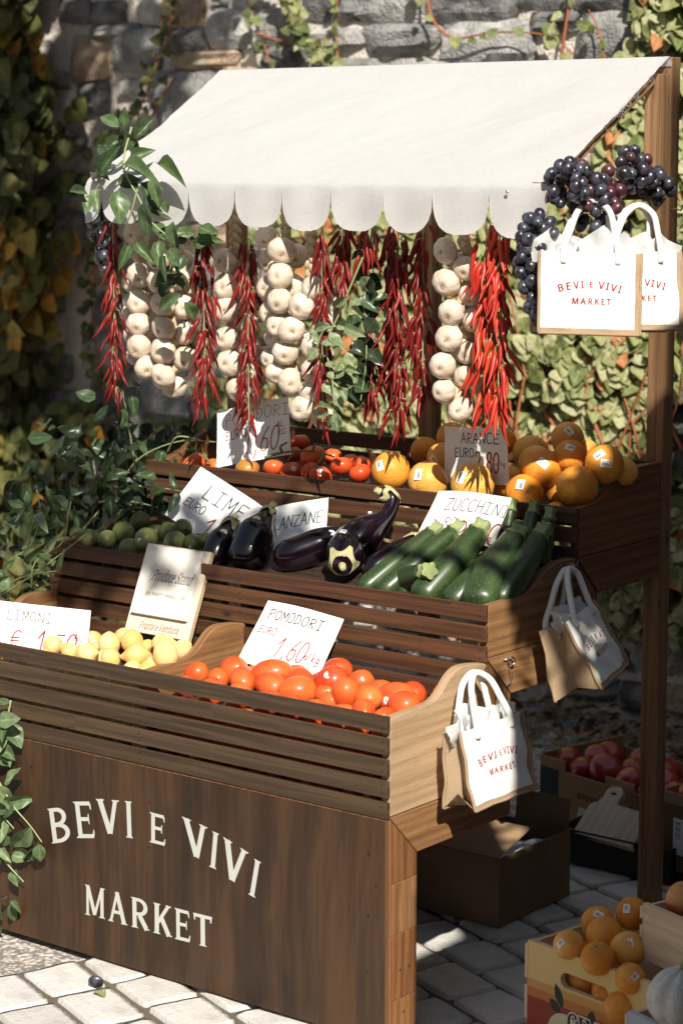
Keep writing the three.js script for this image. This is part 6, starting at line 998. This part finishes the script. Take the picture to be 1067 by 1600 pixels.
const cartPrint = canvasTex(1024, 400, (c, w, h) => { c.fillStyle = '#94754f'; c.fillRect(0, 0, w, h); for (let i = 0; i < 4000; i++) { c.fillStyle = `rgba(60,40,20,${.06 * rnd()})`; c.fillRect(rnd() * w, rnd() * h, 3, 8); } c.fillStyle = '#2c3a35'; c.fillRect(0, 0, w * .15, h); c.fillStyle = '#201813'; c.font = 'bold 58px sans-serif'; c.fillText('GREENHOUSE', w * .3, h * .42); c.fillText('GROWN', w * .46, h * .64); c.fillRect(w * .715, h * .24, 7, h * .42); c.fillText('CULTIVÉ', w * .74, h * .42); c.fillText('EN SERRE', w * .74, h * .64); });
const sidePrint = canvasTex(512, 256, (c, w, h) => { c.fillStyle = '#6a5238'; c.fillRect(0, 0, w, h); for (const x of [.1, .42]) { c.fillStyle = '#dfe3e6'; c.fillRect(w * x, h * .2, w * .1, h * .55); c.fillStyle = '#30343a'; for (let i = 0; i < 9; i++) c.fillRect(w * (x + .02), h * (.26 + i * .03), w * .05, i % 3 ? 2 : 4); } });
const CT = 'tomatoes in the cartons behind the stand';
tomatoCarton('brown tomato carton with printed front standing behind the black crate', -.53, -1.29, -.24, .42, .28, .155, cartPrint, [[.03, .16, -.06, .036], [.09, .175, -.1, .034], [.1, .158, -.04, .033], [.17, .172, -.05, .04], [.19, .16, -.13, .036], [.255, .165, -.045, .036], [.33, .172, -.08, .034], [.33, .15, -.035, .033], [.39, .16, -.05, .034], [.05, .16, -.18, .036], [.14, .16, -.2, .036], [.25, .165, -.17, .036], [.33, .16, -.19, .036]], 'deep red tomato in the carton behind the stand', CT);
tomatoCarton('tomato carton with white barcode labels right of the back post', -.1, -1.13, -.2, .3, .22, .18, sidePrint, [[.0 + .03, .19, -.05, .033], [.09, .195, -.05, .034], [.16, .19, -.06, .034], [.1, .19, -.14, .034], [.04, .19, -.13, .034]], 'deep red tomato in the carton right of the back post', CT);
function woodCrate(o, w, d, h, faceMat, slot) {
  const t = .011; let g;
  if (slot) { const s = new THREE.Shape([[0, .002], [w, .002], [w, h], [0, h]].map((p) => new THREE.Vector2(...p))), q = new THREE.Path(); const [cx, cy, a, b] = slot; q.moveTo(cx - a, cy + b); q.lineTo(cx + a, cy + b); q.absarc(cx + a, cy, b, Math.PI / 2, -Math.PI / 2, true); q.lineTo(cx - a, cy - b); q.absarc(cx - a, cy, b, -Math.PI / 2, -Math.PI * 1.5, true); s.holes.push(q);
    g = new THREE.ExtrudeGeometry(s, { depth: t, bevelEnabled: false, curveSegments: 10 }).translate(0, 0, -t); const uv = g.attributes.uv, p = g.attributes.position; for (let i = 0; i < p.count; i++) uv.setXY(i, p.getX(i) / w, p.getY(i) / h); mesh('front_board', g, [faceMat, W.crate], o); }
  else mesh('front_board', boxUV(new THREE.BoxGeometry(w, h - .002, t).translate(w / 2, h / 2 + .001, -t / 2), 'x'), faceMat, o);
  mesh('back_board', plank(w, h - .002, t, 'x'), W.crate, o, [w / 2, h / 2 + .001, -d + t / 2]);
  const n = 3, sh = h / n; for (const x of [-.003, w - .006 + .003]) for (let i = 0; i < n; i++) mesh('side_slat', plank(.0075, sh - .012, d + .002, 'z', .001), W.crate, o, [x + .0005, sh * (i + .5), -d / 2]);
  for (let i = 0; i < 4; i++) mesh('bottom_slat', plank(w - .02, .005, d / 4 - .008, 'x', .001), W.crate, o, [w / 2, .006, -d * (i + .5) / 4]);
}
{
  const art = canvasTex(1024, 768, (c, w, h) => {
    c.fillStyle = '#d9bd7c'; c.fillRect(0, 0, w, h); c.fillStyle = '#cf9a55'; c.fillRect(0, h * .3, w, h * .07); c.fillStyle = '#c07c42'; c.fillRect(0, h * .365, w, h * .075); c.fillStyle = '#98402c'; c.fillRect(0, h * .44, w, h * .56);
    for (const [x, y, r] of [[.3, .66, .17], [.62, .72, .2], [.9, .78, .18]]) { c.fillStyle = '#d9cfa6'; c.beginPath(); c.ellipse(w * x, h * y, w * r * .8, h * r, .3, 0, 7); c.fill(); }
    c.fillStyle = '#2d3a2a'; for (const [x, y, a, l] of [[.25, .36, -.4, .17], [.22, .45, -.9, .12], [.5, .44, .2, .1], [.7, .47, .9, .14]]) { c.save(); c.translate(w * x, h * y); c.rotate(a); c.beginPath(); c.moveTo(0, h * l * .6); c.quadraticCurveTo(w * .06, 0, 0, -h * l * .6); c.quadraticCurveTo(-w * .06, 0, 0, h * l * .6); c.fill(); c.restore(); }
    c.font = 'bold 150px serif'; c.save(); c.translate(w * .31, h * .62); c.transform(.86, .03, 0, 1.15, 0, 0); c.lineWidth = 16; c.lineJoin = 'round'; c.strokeStyle = '#e6dcc0'; c.strokeText('CIMOREL', 0, 0); c.fillStyle = '#23262e'; c.fillText('CIMOREL', 0, 0); c.restore();
    for (let i = 0; i < 500; i++) { c.fillStyle = `rgba(235,225,200,${.25 * rnd()})`; c.fillRect(rnd() * w, rnd() * h, 2 + rnd() * 4, 1.5); }
  });
  const o = thing('orange_crate', 'printed wooden crate of oranges with a slot handle at the bottom right', 'crate', [.237, .002, -.091]); o.rotation.y = -.175;
  woodCrate(o, .305, .215, .226, std({ map: art, roughness: .75, bumpMap: woodBump, bumpScale: .0004 }), [.135, .177, .042, .014]);
  const CO = 'oranges in the printed crate';
  [['orange with a barcode label at the back left of the crate', [.313, .246, -.2, .0305], { st: [.05, .75, 0] }], ['orange with a sunlit top in the middle of the crate', [.369, .257, -.13, .0323], {}], ['orange with a label standing highest at the back of the crate', [.359, .262, -.24, .0299], { st: [-.45, .4, .4] }], ['brightly sunlit orange in the left corner of the crate', [.329, .243, -.06 - .02, .0267], { st: [-.7, .1, .6], m: 2 }], ['orange half in the sun behind the crate rim', [.4, .24, -.06, .0295], { pole: V(.1, 1, .4) }], ['orange with a big label beside the upper crate', [.423, .244, -.12, .0311], { st: [.1, .5, .5] }], ['orange half hidden behind the upper crate', [.43, .268, -.22, .027], { st: [-.3, .5] }], ['orange low in the crate front right with a label', [.468, .222, -.055, .0265], { st: [.3, .1, .3] }]].forEach(([l, p, q]) => orange(l, p, { group: CO, ...q }));
  for (const [p, l] of [[[.45, .165, -.06], 'orange seen through the right end of the crate slot handle'], [[.4, .17, -.1], 'orange seen through the middle of the crate slot handle'], [[.34, .17, -.12], 'orange seen through the left end of the crate slot handle'], [[.3, .185, -.17], 'orange deep in the crate below the left corner orange']]) orange(l, [...p, .031], { group: CO });
  const b = thing('peach_crate', 'plain pale wooden crate of peaches at the right edge stacked on the orange crate', 'crate', [.448, .231, -.125]); b.rotation.y = -.33;
  woodCrate(b, .28, .2, .1, W.crate);
  const PM = std({ map: texture(128, 128, (x, y) => mix([.62, .3, .09], [.42, .07, .04], sm(.4, .65, fbm(x * 4, y * 4, 270)))), roughness: .6 }), PG = ball((s, q, a) => { const n = 1 - .06 * Math.exp(-Math.pow(Math.sin(a / 2), 2) * 30) * Math.sin(q); return [n, .95 - .12 * Math.exp(-q * q * 14)]; });
  [['red and yellow peach at the corner of the pale crate', [.505, .338, -.165, .033]], ['peach partly outside the right edge of the photograph', [.56, .33, -.15, .033]], ['peach behind the corner peach', [.53, .33, -.22, .033]]].forEach(([l, [x, y, z, r]]) => { const m = mesh('peach', PG, PM); m.position.set(x, y, z); m.scale.setScalar(r); m.rotation.set(rr(-.4, .4), rr(0, 6), .4); tag(m, l, 'peach'); });
  const pc = thing('pumpkin_crate', 'low painted crate at the bottom right corner holding a white pumpkin', 'crate', [.515, .002, .03]); pc.rotation.y = -.3;
  woodCrate(pc, .28, .2, .2, std({ color: lin(.42, .46, .5), roughness: .8 }));
  const pk = thing('white_pumpkin', 'white ribbed pumpkin in the crate at the bottom right corner', 'pumpkin', [.618, .248, .03]);
  mesh('body', ball((s, q, a) => { const n = .055 * (1 + .07 * Math.abs(Math.cos(a * 5)) + .02 * fbm(a * 3, q * 4, 3)); return [n, n * .88]; }, 60, 24), std({ map: texture(128, 128, (x, y) => mix([.5, .47, .4], [.74, .71, .64], fbm(x * 14, y * 14, 280))), roughness: .75, bumpMap: dimple, bumpScale: .001 }), pk);
  mesh('stalk', sweep([V(0, .045, 0), V(.003, .06, 0), V(.01, .072, .004)], (t, a) => .008 * (1 + .2 * Math.cos(a * 5)), 12, 5), ZS, pk);
}
scene.traverse((o) => { if (o.isMesh) o.castShadow = o.receiveShadow = true; });
renderer.render(scene, camera);
